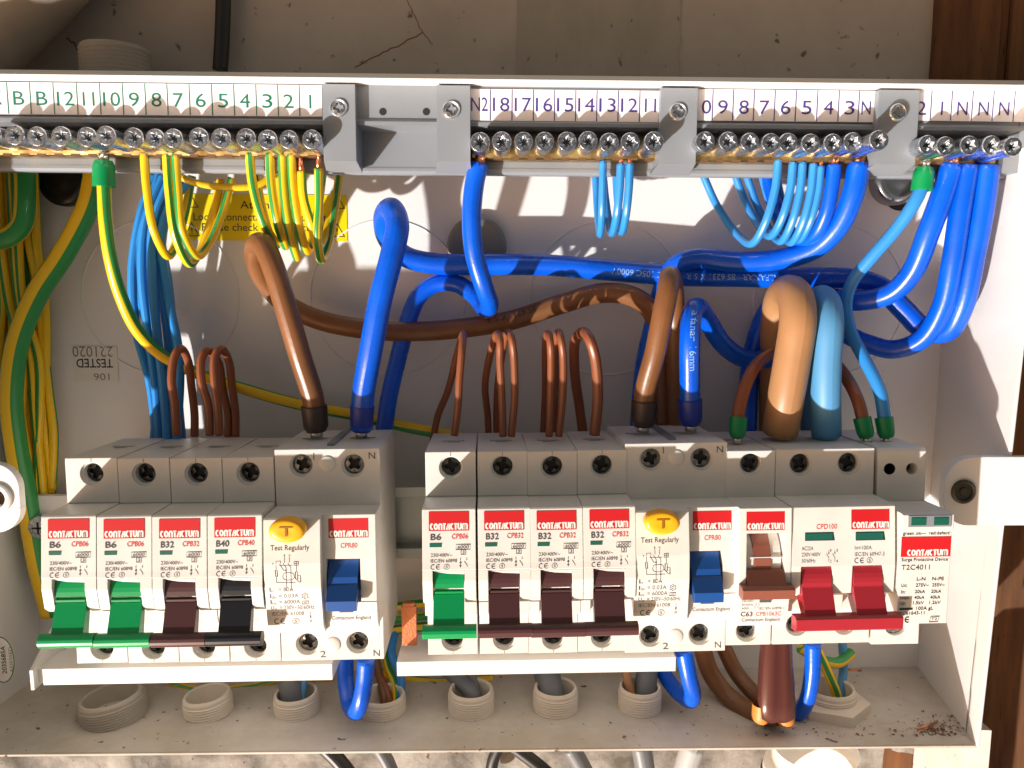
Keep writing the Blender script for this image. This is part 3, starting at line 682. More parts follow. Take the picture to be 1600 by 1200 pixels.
# C63 breaker with rust coloured lever
e = empty('circuit_breaker', 'C63 breaker with rust-brown lever in a tall window beside the red switch', 'circuit breaker', group=RGp); place(e, (1176,716), (1163,995))
W = 17.0; mb = MB(); nt_, nb_ = 18.2, -22.2
body_shell(mb, W, 34.2, -34.6, [(nt_, 0), (nt_, 6), (nb_+1, 6), (nb_, 0)], [(0, 29.6)], [(0, -29.6)], [(0, 9, -23)])
a, b, t, u = -6.2, 6.6, 10.0, -7.5; q63 = lambda z: 15.8+.8-abs(z+1)*.05
for x0, x1, z0, z1 in ((-W/2, W/2, t, nt_), (-W/2, a, u, t), (b, W/2, u, t)): mb.prism([(z0, 5.9), (z0, q63(z0)), (z1, q63(z1)), (z1, 5.9)], x0, x1)
mb.prism([(nb_, 5.9), (nb_, 12.8), (nb_+2, 14.4), (u, q63(u)), (u, 5.9)], -W/2, W/2)
mb.build('body', [plastic, black], e)
tscrew(e, .15, 29.6, -2.4, 3.3); tscrew(e, .15, -29.6, -2.0, 3.3, midscrew)
dr = MB(); pr = [(-1+11*math.sin(R(x)), 4+10*math.cos(R(x))) for x in range(80, -41, -8)]
dr.prism([(9.8, 2)]+pr+[(-8, 2)], a+.3, b-.5); dr.prism([(2.0, 13.5), (1.6, 14.5), (.9, 14.5), (.8, 13.5)], a+.4, b-.6); dr.build('lever_drum', plastic, e)
lv = MB(); lv.prism([(8.9, 10), (8.6, 10.4), (5, 13.0), (1, 14.6), (-3, 14.6), (-3, 10)], -3.2, 2.6)
lv.prism([(-2.2, 12), (-2.5, 15.2), (-7.2, 19.2), (-7.2, 14)], a+.2, b-.2)
lv.prism([(-6.6, 16), (-6.9, 19.4), (-7.6, 20.4), (-10.6, 20.2), (-11.0, 19.2), (-10.6, 16)], -8.5, 8.6); lv.build('toggle', trust, e)
nn_ = MB(); nn_.box(-1.4, 2.4, 15, 16.1, -13.2, -11.3); nn_.build('lever_notch', darkgrey, e)
lb = MB(); f = lambda x, z: (x, q63(z)+.06, z); fb = onplane([(nb_+2, 14.4), (u, q63(u))])
lb.tris([(-6.4, 11.0), (6.2, 11.0), (6.2, 17.1), (-6.4, 17.1)], [(0,1,2,3)], f, 2); brandword(lb, -6.1, 11.3, 12.1, 2.1, lambda x, z: (x, q63(z)+.11, z), 3)
text(lb, '230/400V~', -7.2, -13.2, .8, 4.6, fb, 0); text(lb, '50/60Hz', -7.2, -14.5, .8, 3.8, fb, 0); text(lb, '6000', -7.0, -15.8, .8, 2.3, fb, 0)
text(lb, 'IEC/EN 60898-1', -1.2, -16.0, 1.0, 8.2, fb, 0); text(lb, 'C63', -7.3, -18.3, 1.7, 4.0, fb, 0, .03); text(lb, 'CPB1063C', -2.2, -18.2, 1.5, 8.4, fb, 1, .01); text(lb, 'Contactum England', -6.8, -20.2, 1.3, 12.6, lambda x, z: (x, 14.6, z), 0)
for xx in (-2.6, -1.6): stroke(lb, [(xx, -13.4), (xx+.3, -14.2), (xx-.2, -14.8), (xx, -15.6)], .14, fb, 0)
lb.build('printed_label', LABM, e, fixn=False)

# main switch
e = empty('main_switch', 'two-pole main switch with joined red levers and one red bar', 'switch'); place(e, ((1255+1331)/2, 714), ((1241+1315)/2, 986))
W = 34.2; mb = MB(); nt_, nb_ = 17.6, -21.4; xs = (-8.5, 8.3)
body_shell(mb, W, 33.6, -35.4, [(nt_, 0), (nt_, 6), (nb_+1, 6), (nb_, 0)], [(xs[0], 28.4), (xs[1], 28.4)], [(xs[0], -28.6), (xs[1], -28.6)], [(xs[0], 11, -23), (xs[1], 11, -23)])
qm = lambda z: 14.8+1.5-abs(z+3)*.07
t, u = -2.2, -11.5; wins = ((-14.0, -3.6), (3.0, 13.2))
mb.prism([(t, 5.9), (t, qm(t)), (nt_-.5, qm(nt_)), (nt_, qm(nt_)-.6), (nt_, 5.9)], -W/2, W/2)
ckp = [(t, 5.9), (t, qm(t)), (u, qm(u)), (u-1.6, 13), (u-2, 10), (nb_+1.5, 9.2), (nb_+1, 5.9)]
mb.prism(ckp, -W/2, wins[0][0]); mb.prism(ckp, wins[0][1], wins[1][0]); mb.prism(ckp, wins[1][1], W/2)
mb.build('body', [plastic, black], e)
for x in xs: tscrew(e, x+.15, 28.4, -2.2, 3.3); tscrew(e, x+.15, -28.6, -2.0, 3.3, midscrew)
lv = MB()
for x0, x1 in wins:
    pr = [(-8+10.5*math.sin(R(x)), 5.5+11.2*math.cos(R(x))) for x in range(50, -15, -8)]
    lv.prism([(pr[0][0], 3)]+pr+[(pr[-1][0], 3)], x0+.3, x1-.3)
    lv.prism([(-8.6, 14), (-9.0, 16.6), (-18.6, 20.6), (-20, 18), (-14, 13)], x0+.2, x1-.1)
lv.prism([(-17.4, 17.4), (-17.4, 20.6), (-18.0, 21.6), (-21.6, 21.4), (-22.2, 20.6), (-22.2, 17.4)], -17.3, 17.6); lv.build('toggle', tred, e)
lb = MB(); f = lambda x, z: (x, qm(z)+.06, z); f2 = lambda x, z: (x, qm(z)+.11, z)
lb.tris([(2.6, 9.7), (15.2, 9.7), (15.2, 16.1), (2.6, 16.1)], [(0,1,2,3)], f, 2); brandword(lb, 2.9, 10.05, 12.1, 2.1, f2, 3)
text(lb, 'CPD100', -8.9, 10.0, 1.65, 6.8, f, 1, .01)
lb.tris([(-12.7, 6.2), (-2.9, 6.2), (-3.3, 8.9), (-12.7, 8.9)], [(0,1,2,3)], f, 4); lb.tris([(4.0, 6.0), (13.8, 6.0), (13.4, 8.8), (4.0, 8.8)], [(0,1,2,3)], f, 4)
for s_, x, z, w in (('AC22A', -13.8, 3.1, 3.8), ('230V/400V', -13.8, 1.1, 6.2), ('50/60Hz', -13.8, -.9, 4.5), ('In=100A', 3.7, 3.0, 5.6), ('IEC/EN 60947-3', 3.7, .9, 9.8)): text(lb, s_, x, z, 1.3, w, f, 0)
ce(lb, 3.6, -1.4, 1.7, f, 0); smark(lb, 8.6, -.5, .9, f, 0)
for xx in (-4.9, -2.9): stroke(lb, [(xx, 3.0), (xx, 2.2)], .15, f, 0); stroke(lb, [(xx-.8, 1.9), (xx, .6), (xx, -.8)], .15, f, 0); stroke(lb, arc(xx, 2.0, .2, .2, 0, 360, 6)[:-1], .12, f, 0, True)
text(lb, '1', -4.4, 2.5, .9, .3, f, 0); text(lb, '3', -2.4, 2.5, .9, .5, f, 0); text(lb, '2', -4.5, -1.0, .9, .5, f, 0); text(lb, '4', -2.5, -1.0, .9, .6, f, 0)
lb.build('printed_label', LABM, e, fixn=False)
g = MB(); g.box(-12.5, -3.6, 14, qm(8)+.2, 6.5, 8.7); g.build('indicator_flag', windowg, e); g = MB(); g.box(4.2, 13.1, 14, qm(8)+.2, 6.3, 8.6); g.build('indicator_flag', windowg, e)

# surge protective device
e = empty('surge_protector', 'slim surge protective device with two status windows at the right end of the bank', 'surge protector'); place(e, (1413, 712), (1395, 990))
W = 16.8; mb = MB(); nt_, nb_ = 15.9, -21.4
mb.prism([(-35.6, -42), (-35.6, 0), (nb_-1.6, 0), (nb_-1.6, 1), (nt_, 1), (nt_, 0), (33.0, 0), (34.2, -1.0), (34.2, -42)], -W/2, W/2, skip=(1, 5))
c = circ(0, -28.6, 3.9, 28); mb.holed((-W/2, W/2, -35.6, nb_-1.6), c, lambda x, z, k: (x, k, z), 0, 6, 0, 1)
mb.holed((-W/2, 0, nt_, 33.0), circ(-4.2, 27.0, 2.0, 20), lambda x, z, k: (x, k, z), 0, 6, 1, 1); mb.holed((0, W/2, nt_, 33.0), circ(3.6, 27.0, 2.0, 20), lambda x, z, k: (x, k, z), 0, 5, 0, 1)
qs = lambda z: 18.2
mb.prism([(nb_, .5), (nb_, 16.5), (nt_-5.2, 17.3), (nt_-5.2, 18.2), (nt_-.4, 18.0), (nt_, 16.5), (nt_, .5)], -W/2, W/2-.2)
mb.build('body', [plastic, black], e)
sm = MB(); screwhead(sm, 0, -28.6, -1.5, 3.6, 0, 1, .9); sm.build('terminal_screw', [zinc, black], e)
wn = MB(); wn.box(-6.8, 7.2, 18.05, 18.5, nt_-4.2, nt_-.5, 0); 
wn.build('window_frame', [greyp], e)
wn = MB(); wn.box(-6.0, -1.2, 18.0, 18.7, nt_-3.6, nt_-1.1); wn.build('indicator_flag', windowg, e); wn = MB(); wn.box(1.4, 6.2, 18.0, 18.7, nt_-3.6, nt_-1.1); wn.build('indicator_flag', windowg, e)
lb = MB(); f = onplane([(nb_, 16.55), (nt_-5.4, 17.35)]); f2 = lambda x, z: tuple(Vector(f(x, z))+Vector((0, .05, 0)))
text(lb, 'green ok—  red:defect!', -8.0, 8.75, 1.15, 15.6, f, 4, .015)
lb.tris([(-8.35, 1.4), (8.1, 1.4), (8.1, 8.1), (-8.35, 8.1)], [(0,1,2,3)], f, 2); brandword(lb, -6.4, 1.75, 13.6, 2.1, f2, 3)
text(lb, 'Surge Protective Device', -8.0, -.1, 1.15, 15.4, f, 4, .01); text(lb, 'T2C4011', -7.9, -3.0, 1.75, 9.4, f, 4)
for s_, x, z, w in (('L-N', -2.6, -6.7, 2.9), ('N-PE', 2.5, -6.7, 3.9), ('Uc:', -7.6, -8.8, 1.9), ('275V~', -2.8, -8.8, 4.3), ('255V~', 2.6, -8.8, 4.2), ('In:', -7.6, -11.0, 1.4), ('20kA', -3.0, -11.0, 3.4), ('20kA', 2.4, -11.0, 3.4), ('Imax:', -7.8, -13.0, 3.2), ('40kA', -3.1, -13.0, 3.4), ('40kA', 2.2, -13.0, 3.4), ('Up:', -7.8, -14.8, 1.9), ('1.5kV', -3.4, -14.8, 3.6), ('1.2kV', 2.0, -14.8, 3.8), ('100A gL', -2.2, -16.7, 5.6), ('IEC61643-11', -8.0, -18.3, 8.6)):
    text(lb, s_, x, z, 1.15, w, f, 4, .015)
stroke(lb, [(-7.8,-16.3),(-3.4,-16.3)], .7, f, 4); ce(lb, -8.0, -21.0, 2.0, f, 4)
stroke(lb, [(2.4,-20.9),(5.2,-20.9),(5.6,-19.0),(2.8,-19.0)], .18, f, 4, True); text(lb, 'T2', 3.0, -20.4, 1.0, 1.9, f, 4)
lb.build('printed_label', LABM, e, fixn=False)

# ------------------------------------------------------------------ busbars under the breakers
def busbar(x0p, x1p, ytop, ybot, ybk, label, endpiece):
    q = 57.5
    x0, z1 = at(x0p[0], ytop, q); x1, _ = at(x1p, ytop, q); _, z0 = at(x0p[0], ybot, q)
    e = empty('busbar', label, 'busbar', (x0+x1)/2, q, (z0+z1)/2); L = (x1-x0)/2; h = (z1-z0)/2
    e.rotation_euler = (0, -TH*.9, 0)
    mb = MB(); mb.box(-L, L, -22, 0, -h, h); mb.build('cover', plastic2, e)
    if endpiece == 'l':
        mb = MB(); mb.prism([(-h-1.0, -20), (-h-1.0, 1.5), (h+.3, 1.5), (h+13, -20)], -L-3.6, -L-2.4); mb.box(-L-2.4, -L, -16, -1.2, -h+.5, h-.8); mb.build('end_cap', plastic2, e)
    return e
busbar((66,), 519, 1043, 1068, 0, 'white busbar cover under the left bank with open end cap', 'l')
bb = busbar((620,), 1056, 1032, 1054, 0, 'white busbar cover under the right bank with a copper prong', 'r')
x, zt = at(638, 944, 52); x1, _ = at(652, 944, 52); _, zb = at(638, 1010, 52)
mb = MB(); X = bb.location.x/MM; Z = bb.location.z/MM
mb.box(at(627,944,52)[0]-X, at(650,944,52)[0]-X, -9, -7.2, zb-Z, zt-Z-1.2); mb.box(at(629,944,52)[0]-X, at(647,944,52)[0]-X, -8.9, -7.3, zt-Z-1.2, zt-Z); mb.build('copper_prong', copper, bb)

# ------------------------------------------------------------------ terminal carrier at the top
BF = 50.0   # face of the brackets
car = empty('terminal_carrier', 'long grey plastic carrier with numbered strips under the top edge of the box', 'terminal block', 0, 40, 135)
def cbox(mb, x0, x1, d0, d1, z0, z1, m=0): mb.box(x0, x1, d0-40, d1-40, z0-135, z1-135, m)
ZL1 = at(800, 137, BF-3.5)[1]; ZL0 = at(800, 186, BF-3.5)[1]; ZC0 = at(800, 262, BF-13)[1]; ZCt = at(800, 131, BF-3.5)[1]
zlow0 = at(800, 272, BF-11)[1]
mb = MB(); P = [(ZCt-135, BF-44), (ZL0-135-.3, BF-44), (ZL0-135-1.3, BF-42.6), (ZL0-135-2.6, BF-42.6), (ZL0-135-3, BF-53.5), (ZC0-135, BF-53.2), (ZC0-135-.5, BF-53.0), (zlow0-135+1, BF-53.0), (zlow0-135, BF-53.8), (zlow0-135, BF-57), (ZCt-135, BF-55)]
mb.prism(P, -200, 196); mb.build('carrier_body', greyp, car)
def hrot(x): return x*.0055            # the strip climbs slightly to the left in the picture frame
strips = [((-30, 503), [(-5,'X'),(30,'B'),(66,'B'),(103,'12'),(139,'11'),(175,'10'),(210,'9'),(245,'8'),(279,'7'),(314,'6'),(349,'5'),(383,'4'),(418,'3'),(451,'2'),(485,'1')], inkg, 153, 'white numbered strip with green figures'),
          ((735, 1031), [(749,'N2'),(783,'18'),(817,'17'),(850,'16'),(883,'15'),(916,'14'),(949,'13'),(983,'12'),(1016,'11')], inkp, 163, 'white numbered strip with purple figures 18 to 11'),
          ((1085, 1372), [(1098,'10'),(1129,'9'),(1162,'8'),(1194,'7'),(1227,'6'),(1260,'5'),(1294,'4'),(1327,'3'),(1357,'N1')], inkp, 167, 'white numbered strip with purple figures 10 to N1'),
          ((1424, 1640), [(1439,'2'),(1471,'1'),(1503,'N'),(1536,'N'),(1568,'N')], inkp, 169, 'white numbered strip with purple figures ending in three N')]
for (pa, pb), items, ink, yy, lab in strips:
    q = BF-3.2; x0 = at(pa, 160, q)[0]; x1 = at(pb, 160, q)[0]
    def zz_(px, py): return at(px, py, q)[1]
    yt0, yb0 = (128, 178) if ink is inkg and pa < 0 else (139, 188)
    s = MB(); za, zb_ = zz_(pa, yt0), zz_(pa, yb0); zc_, zd = zz_(pb, yt0+ (5 if ink is inkg else 3)), zz_(pb, yb0+(4 if ink is inkg else 3))
    o_ = lambda x, z, k=0: (x, q-40+k, z-135)
    s.add([o_(x0, za), o_(x1, zc_), o_(x1, zd), o_(x0, zb_), o_(x0, za, -.4), o_(x1, zc_, -.4), o_(x1, zd, -.4), o_(x0, zb_, -.4)], [(0,1,2,3),(0,4,5,1),(3,2,6,7),(1,5,6,2),(0,3,7,4)])
    so2 = s.build('number_strip', labelw, car, lab)
    t = MB(); fn = lambda x, z: (x, q-40+.08, z-135)
    for i, (px, s_) in enumerate(items):
        yb_ = yy+(px-items[0][0])*(.012 if ink is inkg else .006)
        x, z = at(px, yb_+10.5, q); text(t, s_, x, z, 21*mmpx(q), (None if s_ == '1' else (15 if s_ not in 'NXB' else 16)*mmpx(q)) if len(s_) < 2 else (17 if s_ == '11' else 23 if s_ == 'N1' else 25)*mmpx(q), fn, 0, 0, 'c')
        if i < len(items)-1:
            mx_ = (px+items[i+1][0])/2; xm = at(mx_, 160, q)[0]; fr_ = (xm-x0)/(x1-x0); stroke(t, [(xm, za+(zc_-za)*fr_-.1), (xm, zb_+(zd-zb_)*fr_+.1)], .35, fn)
    if px > 1500: xm = at(1585, 160, q)[0]; stroke(t, [(xm, zc_), (xm, zd)], .35, fn)
    t.build('figures', ink, so2, fixn=False)
# brackets
for x0p, x1p, ytp, ybp, sxp, syp in ((503, 557, 131, 251, 529, 169), (682, 735, 133, 253, 705, 172), (1033, 1087, 137, 256, 1059, 175), (1374, 1430, 140, 257, 1402, 176)):
    x0, z1 = at(x0p, ytp, BF); x1, z0 = at(x1p, ybp, BF)
    br = MB(); br.box(x0, x1, BF-54, BF-40, z0-135, z1-135)
    br.add([(x0, BF-40, z0-135), (x1, BF-40, z0-135), (x1+.3, BF-50, z0-2.6-135), (x0-1.2, BF-50, z0-2.6-135), (x0, BF-54, z0-135), (x1, BF-54, z0-135)], [(0,1,2,3), (3,2,5,4), (0,3,4), (1,5,2)])
    bo = br.build('bracket', greyp, car)
    sx, sz = at(sxp, syp, BF); s = MB()
    s.lathe((sx, BF-40, sz-135), (0,1,0), [(3.0, -.2), (3.0, .5), (2.6, .9), (2.3, .7)], 24)
    screwhead(s, sx, sz-135, BF-40+.75, 2.35, 0, 1, .2); s.build('bracket_screw', [zinc, black], bo)
for px in (598, 666):
    x, z = at(px, 174, BF-3.5); s = MB(); s.disc((x, z-135), 1.25, BF-43.9, 18); s.build('pin_hole', black, car)
# low ledge block right of the last bar
x0, z1 = at(1562, 228, BF-6); x1 = 199; z0 = at(1562, 270, BF-6)[1]; mb = MB(); cbox(mb, x0, x1, BF-14, BF-6, z0, z1); cbox(mb, x0+5, x1, BF-13, BF-3.6, z1-1, z1+16); mb.build('end_block', greyp, car)

# brass bars with screws
def bar(label, x0p, x1p, y, screws, dh):
    q = BF-7.0
    x0, zc = at(x0p, y, q); x1, zc2 = at(x1p, y+ (3 if x0p < 0 else 2), q); L = x1-x0
    e = empty('brass_terminal_bar', label, 'terminal bar', x0, q, zc, 'brass terminal bars under the numbered strips'); ang = math.atan2(zc2-zc, L); e.rotation_euler = (0, -ang, 0)
    mb = MB(); mb.prism([(-4.4, -6), (-4.4, -.6), (-4.0, 0), (-2.6, .3), (1.8, 0), (3.6, -.8), (4.2, -2.2), (4.2, -6)], 0, L)
    mb.build('bar', brass, e)
    # drilled holes seen along the lower front edge
    h = MB()
    n = int(L/5.6)
    for i in range(n): xx = (i+.5)*L/n; h.box(xx-1.5, xx+1.5, -3, .12, -4.44, -3.7)
    h.build('wire_holes', mat('hole_brown', (.12,.06,.02), .5), e)
    for (px, py, ex) in screws:
        qq = q+dh+ex; x, z = at(px, py, qq); lx, lz = x-x0, z-zc-(x-x0)*math.sin(ang)
        s = MB(); r = 3.2+random.uniform(-.1, .1); D = dh+ex
        s.lathe((lx, 0, lz), (0,1,0), [(r*.93, -1), (r*.93, D-2.2), (r, D-2.0), (r, D-.4), (r*.93, D), (r*.80, D)], 24)
        ph = random.uniform(0, 1.5)
        stp = star(lx, lz, r*.74, r*.46, 6, ph); k = 12; cc = circ(lx, lz, r*.80, 12, ph)
        s.add([(a, D, b_) for a, b_ in cc]+[(a, D, b_) for a, b_ in stp], [(i, (i+1) % k, k+(i+1) % k, k+i) for i in range(k)])
        s2 = star(lx, lz, r*.50, r*.2, 6, ph)
        s.add([(a, D, b_) for a, b_ in stp]+[(a, D-1.1, b_) for a, b_ in s2], [(i, (i+1) % k, k+(i+1) % k, k+i) for i in range(k)])
        s.add([(a, D-1.1, b_) for a, b_ in s2], [tuple(range(k))], 1)
        for j in range(8):
            a0 = ph+j*math.pi/4+.2; s.add([(lx+r*.82*math.cos(a0-.06), D+.03, lz+r*.82*math.sin(a0-.06)), (lx+r*.96*math.cos(a0-.05), D-.05, lz+r*.96*math.sin(a0-.05)), (lx+r*.96*math.cos(a0+.05), D-.05, lz+r*.96*math.sin(a0+.05)), (lx+r*.82*math.cos(a0+.06), D+.03, lz+r*.82*math.sin(a0+.06))], [(0,1,2,3)], 1)
        so3 = s.build('screw', [zinc, darkscrew], e)
    return e
bar('brass earth terminal bar under the green figures', -30, 500, 222, [(-14,210,0),(22,211,0),(57,213,0),(95,213,1),(135,214,0),(165,212,3),(208,215,0),(242,216,0),(270,216,2),(310,215,0),(345,216,0),(384,216,0),(418,218,0),(451,218,0),(487,218,0)], 13)
bar('brass neutral bar under the figures 18 to 11', 738, 1029, 228, [(750,222,0),(784,221,0),(818,221,0),(851,221,0),(886,221,0),(919,220,0),(952,223,0),(985,222,0),(1022,221,3)], 13)
bar('brass neutral bar under the figures 10 to N1', 1088, 1366, 232, [(1102,221,0),(1138,221,1),(1172,222,1),(1205,223,2),(1232,223,0),(1267,224,1.5),(1302,224,1.5),(1333,222,1.5),(1374,219,7)], 13)
bar('brass neutral bar at the right end under the three N figures', 1426, 1580, 236, [(1450,226,4),(1478,228,5),(1515,227,4),(1550,227,5),(1583,229,8)], 10)

# ------------------------------------------------------------------ cables
def catmull(P, step=1.3):
    P = [Vector(p) for p in P]; P = [P[0]*2-P[1]]+P+[P[-1]*2-P[-2]]; out = []
    for i in range(1, len(P)-2):
        a, b, c, d = P[i-1], P[i], P[i+1], P[i+2]
        # centripetal form
        t0 = 0; t1 = t0+max((b-a).length, 1e-3)**.5; t2 = t1+max((c-b).length, 1e-3)**.5; t3 = t2+max((d-c).length, 1e-3)**.5
        n = max(2, int((c-b).length/step))
        for k in range(n):
            t = t1+(t2-t1)*k/n
            A1 = a*((t1-t)/(t1-t0))+b*((t-t0)/(t1-t0)); A2 = b*((t2-t)/(t2-t1))+c*((t-t1)/(t2-t1)); A3 = c*((t3-t)/(t3-t2))+d*((t-t2)/(t3-t2))
            B1 = A1*((t2-t)/(t2-t0))+A2*((t-t0)/(t2-t0)); B2 = A2*((t3-t)/(t3-t1))+A3*((t-t1)/(t3-t1))
            out.append(B1*((t2-t)/(t2-t1))+B2*((t-t1)/(t2-t1)))
    out.append(P[-2]); return out
def cable(label, pts, wpx, m, cat='cable', group=None, bare=0, ferrule=None, ferrule2=None, ph=0, sides=28, name='cable', wd=None, twist=0, ntext=None):
    """pts: (px, py, d); wpx: apparent width in the photograph at the first point -> real diameter"""
    W3 = []
    for px, py, d in pts: x, z = at(px, py, d); W3.append((x, d, z))
    rad = wpx/2*mmpx(wd if wd is not None else pts[0][2])
    C = catmull(W3, max(1.0, rad*.45)); n = sides
    T = [(C[min(i+1, len(C)-1)]-C[max(i-1, 0)]).normalized() for i in range(len(C))]
    v = Vector((0, 1, 0)); nrm = (v-T[0]*v.dot(T[0])); nrm = nrm.normalized() if nrm.length > .05 else Vector((1,0,0)); F = []; s = 0; S = [0]
    for i in range(len(C)):
        if i: nrm = (nrm-T[i]*nrm.dot(T[i])).normalized(); s += (C[i]-C[i-1]).length; S.append(s)
        F.append((nrm.copy(), T[i].cross(nrm)))
    o3 = C[len(C)//2].copy(); mid = Vector((C[0].x, C[0].y, C[0].z))
    root = C[0]
    vs, fs, mi, uvs = [], [], [], []
    for i in range(len(C)):
        for k in range(n+1):
            a = 2*math.pi*k/n+ph+twist*S[i]; p = C[i]+(F[i][0]*math.cos(a)+F[i][1]*math.sin(a))*rad; q = p-root; vs.append((q.x*MM, -q.y*MM, q.z*MM)); uvs.append((k/n, S[i]*.01))
    for i in range(len(C)-1):
        for k in range(n): fs.append((i*(n+1)+k, i*(n+1)+k+1, (i+1)*(n+1)+k+1, (i+1)*(n+1)+k)); mi.append(0)
    b0 = len(fs); fs.append(tuple(range(n-1, -1, -1))); l = (len(C)-1)*(n+1); fs.append(tuple(range(l, l+n))); mi += [0, 0]
    me = bpy.data.meshes.new(name); me.from_pydata(vs, [], fs); me.materials.append(m)
    uvl = me.uv_layers.new(name='UVMap')
    for poly in me.polygons:
        poly.use_smooth = poly.index < b0
        for li in poly.loop_indices: uvl.data[li].uv = uvs[me.loops[li].vertex_index]
    import bmesh
    o = bpy.data.objects.new(name, me); COL.objects.link(o); o.location = (root.x*MM, -root.y*MM, root.z*MM); tag(o, label, cat, group)
    # flip normals check: outward
    me.calc_loop_triangles()
    p0 = me.polygons[0]; c0 = Vector((0,0,0)); 
    cc = Vector(p0.center); ctr = Vector(((C[0]+C[1])/2-root)); ctr = Vector((ctr.x*MM, -ctr.y*MM, ctr.z*MM))
    if p0.normal.dot(cc-ctr) < 0: me.flip_normals()
    def end_part(kind_, idx, dirn):
        t = T[idx]*dirn; base = C[idx]-root; mb = MB()
        if kind_[0] == 'bare': mb.cyl(base-t*.5, base+t*kind_[1], rad*.62, n=10); mb.build('copper_core', copper, o)
        else:
            L, r, mm_ = kind_[1], kind_[2], kind_[3]
            mb.lathe(tuple(base-t*L), tuple(t), [(rad*.9, .6), (r*.92, 0), (r*1.03, 0), (r*1.04, .5), (r, L-1.6), (r*.96, L-.6), (r*.78, L+.9), (.01, L+.9)], 36)
            f_ = mb.build('ferrule', mm_, o)
            m2 = MB(); m2.cyl(base+t*.5, base+t*3.0, r*.5, n=14); m2.build('ferrule_tip', ferm, f_)
    if bare: end_part(('bare', bare), 0, -1)
    if ferrule: end_part(('f',)+ferrule, 0, -1)
    if ferrule2: end_part(('f',)+ferrule2, len(C)-1, 1)
    if ntext:
        st, s0, h, side, mm_ = ntext; gv, gf, gw = glyphs(st); t = MB(); L = []
        for x, y in gv:
            ss = s0+x*h*side[0]; i = min(range(len(S)), key=lambda j: abs(S[j]-abs(ss))); j = min(i+1, len(S)-1)
            if S[i] > ss and i > 0: j = i; i = i-1
            fr_ = (ss-S[i])/max(S[j]-S[i], 1e-6); c_ = C[i].lerp(C[j], fr_)
            # around: camera-facing direction is (0,1,0) projected
            vv = Vector((0,1,0))+Vector((0,0,1))*side[1]; nn = (vv-T[i]*vv.dot(T[i])).normalized(); bb_ = T[i].cross(nn)
            a = ((y-.36)*h)/rad*side[0]; L.append(tuple(c_-root+(nn*math.cos(a)+bb_*math.sin(a))*(rad+.06)))
        t.add(L, gf); t.build('printed_lettering', mm_, o, fixn=False)
    return o
BG = 'thick blue neutral cables'
FB = (8.6, 4.5, fbrown); FBL = (8.6, 4.2, fblue); FG = (5.0, 3.0, fgreen)
# thick blue
cable('thick blue cable looping from the left residual device across to the outermost terminal',
      [(565,670,42),(567,622,43),(580,545,47),(594,470,49),(612,400,48),(621,352,45),(612,327,38),(601,340,29),(606,372,22),(632,400,16),(680,412,14),(745,413,14),(850,414,14),(950,422,14),(1050,430,14),(1150,432,14),(1250,434,14),(1330,436,15),(1375,448,17),(1410,482,20),(1445,515,24),(1478,518,30),(1502,480,36),(1520,400,40),(1535,320,42),(1543,258,43)],
      36, blue, group=BG, ferrule=FBL, ntext=('ALFANAR   BS 6231 K S R      PVC 105C 6000V', 262, 2.4, (-1, 0), printw))
cable('blue cable hanging from terminal 18 and doubling back behind to the left',
      [(748,256,42),(741,290,42),(737,340,42),(741,395,41),(755,445,38),(765,476,32),(758,482,24),(742,462,16),(712,443,12),(680,444,11),(655,462,11),(638,500,11),(622,560,11),(608,620,12),(598,690,14)], 30, blue, group=BG, bare=3)
cable('thick blue cable from terminal 3 sweeping left and down behind the brown one',
      [(1342,256,42),(1334,300,42),(1312,350,38),(1275,387,32),(1220,405,26),(1150,409,22),(1090,404,19),(1056,414,17),(1038,445,15),(1024,500,14),(1008,570,13),(998,680,14)], 34, blue, group=BG, bare=2)
cable('thick blue cable from terminal 1 curving left under the long blue run',
      [(1487,258,42),(1474,300,42),(1452,360,40),(1425,425,34),(1392,458,28),(1345,470,22),(1290,465,16),(1240,462,12),(1205,480,10),(1185,520,9),(1172,580,9),(1166,690,12)], 34, blue, group=BG, bare=2)
cable('blue cable printed alfanar 16mm rising from the right residual device',
      [(1079,660,42),(1078,612,43),(1078,530,46),(1081,490,42),(1092,482,32),(1108,505,24),(1130,538,20),(1165,561,18),(1210,558,16),(1260,535,15),(1310,520,17),(1350,535,20),(1395,546,24),(1440,530,30),(1472,480,36),(1488,410,40),(1500,330,42),(1512,258,43)], 32, blue, group=BG, ferrule=FBL, ntext=('alfanar 16mm', 40, 2.6, (-1, 0), printw))
# light blue slender with green ferrules
cable('slender blue cable between a green ferrule on the surge device and one on the rail',
      [(1444,266,43),(1440,292,43),(1428,318,43),(1400,358,40),(1362,402,36),(1332,440,32),(1322,475,31),(1330,520,33),(1350,560,38),(1374,610,44),(1385,680,47)], 20, lblue, group='slender ferruled conductors', ferrule=(7, 3.5, fgreen), ferrule2=(6.5, 3.0, fgreen))
cable('slender brown conductor arching behind the tails with green ferrules at both ends',
      [(1152,680,49),(1156,635,47),(1175,580,40),(1200,555,32),(1240,540,22),(1285,552,24),(1315,580,34),(1340,625,44),(1353,680,47)], 20, brownw, group='slender ferruled conductors', ferrule=(6.5, 3.0, fgreen), ferrule2=(6.5, 3.0, fgreen))
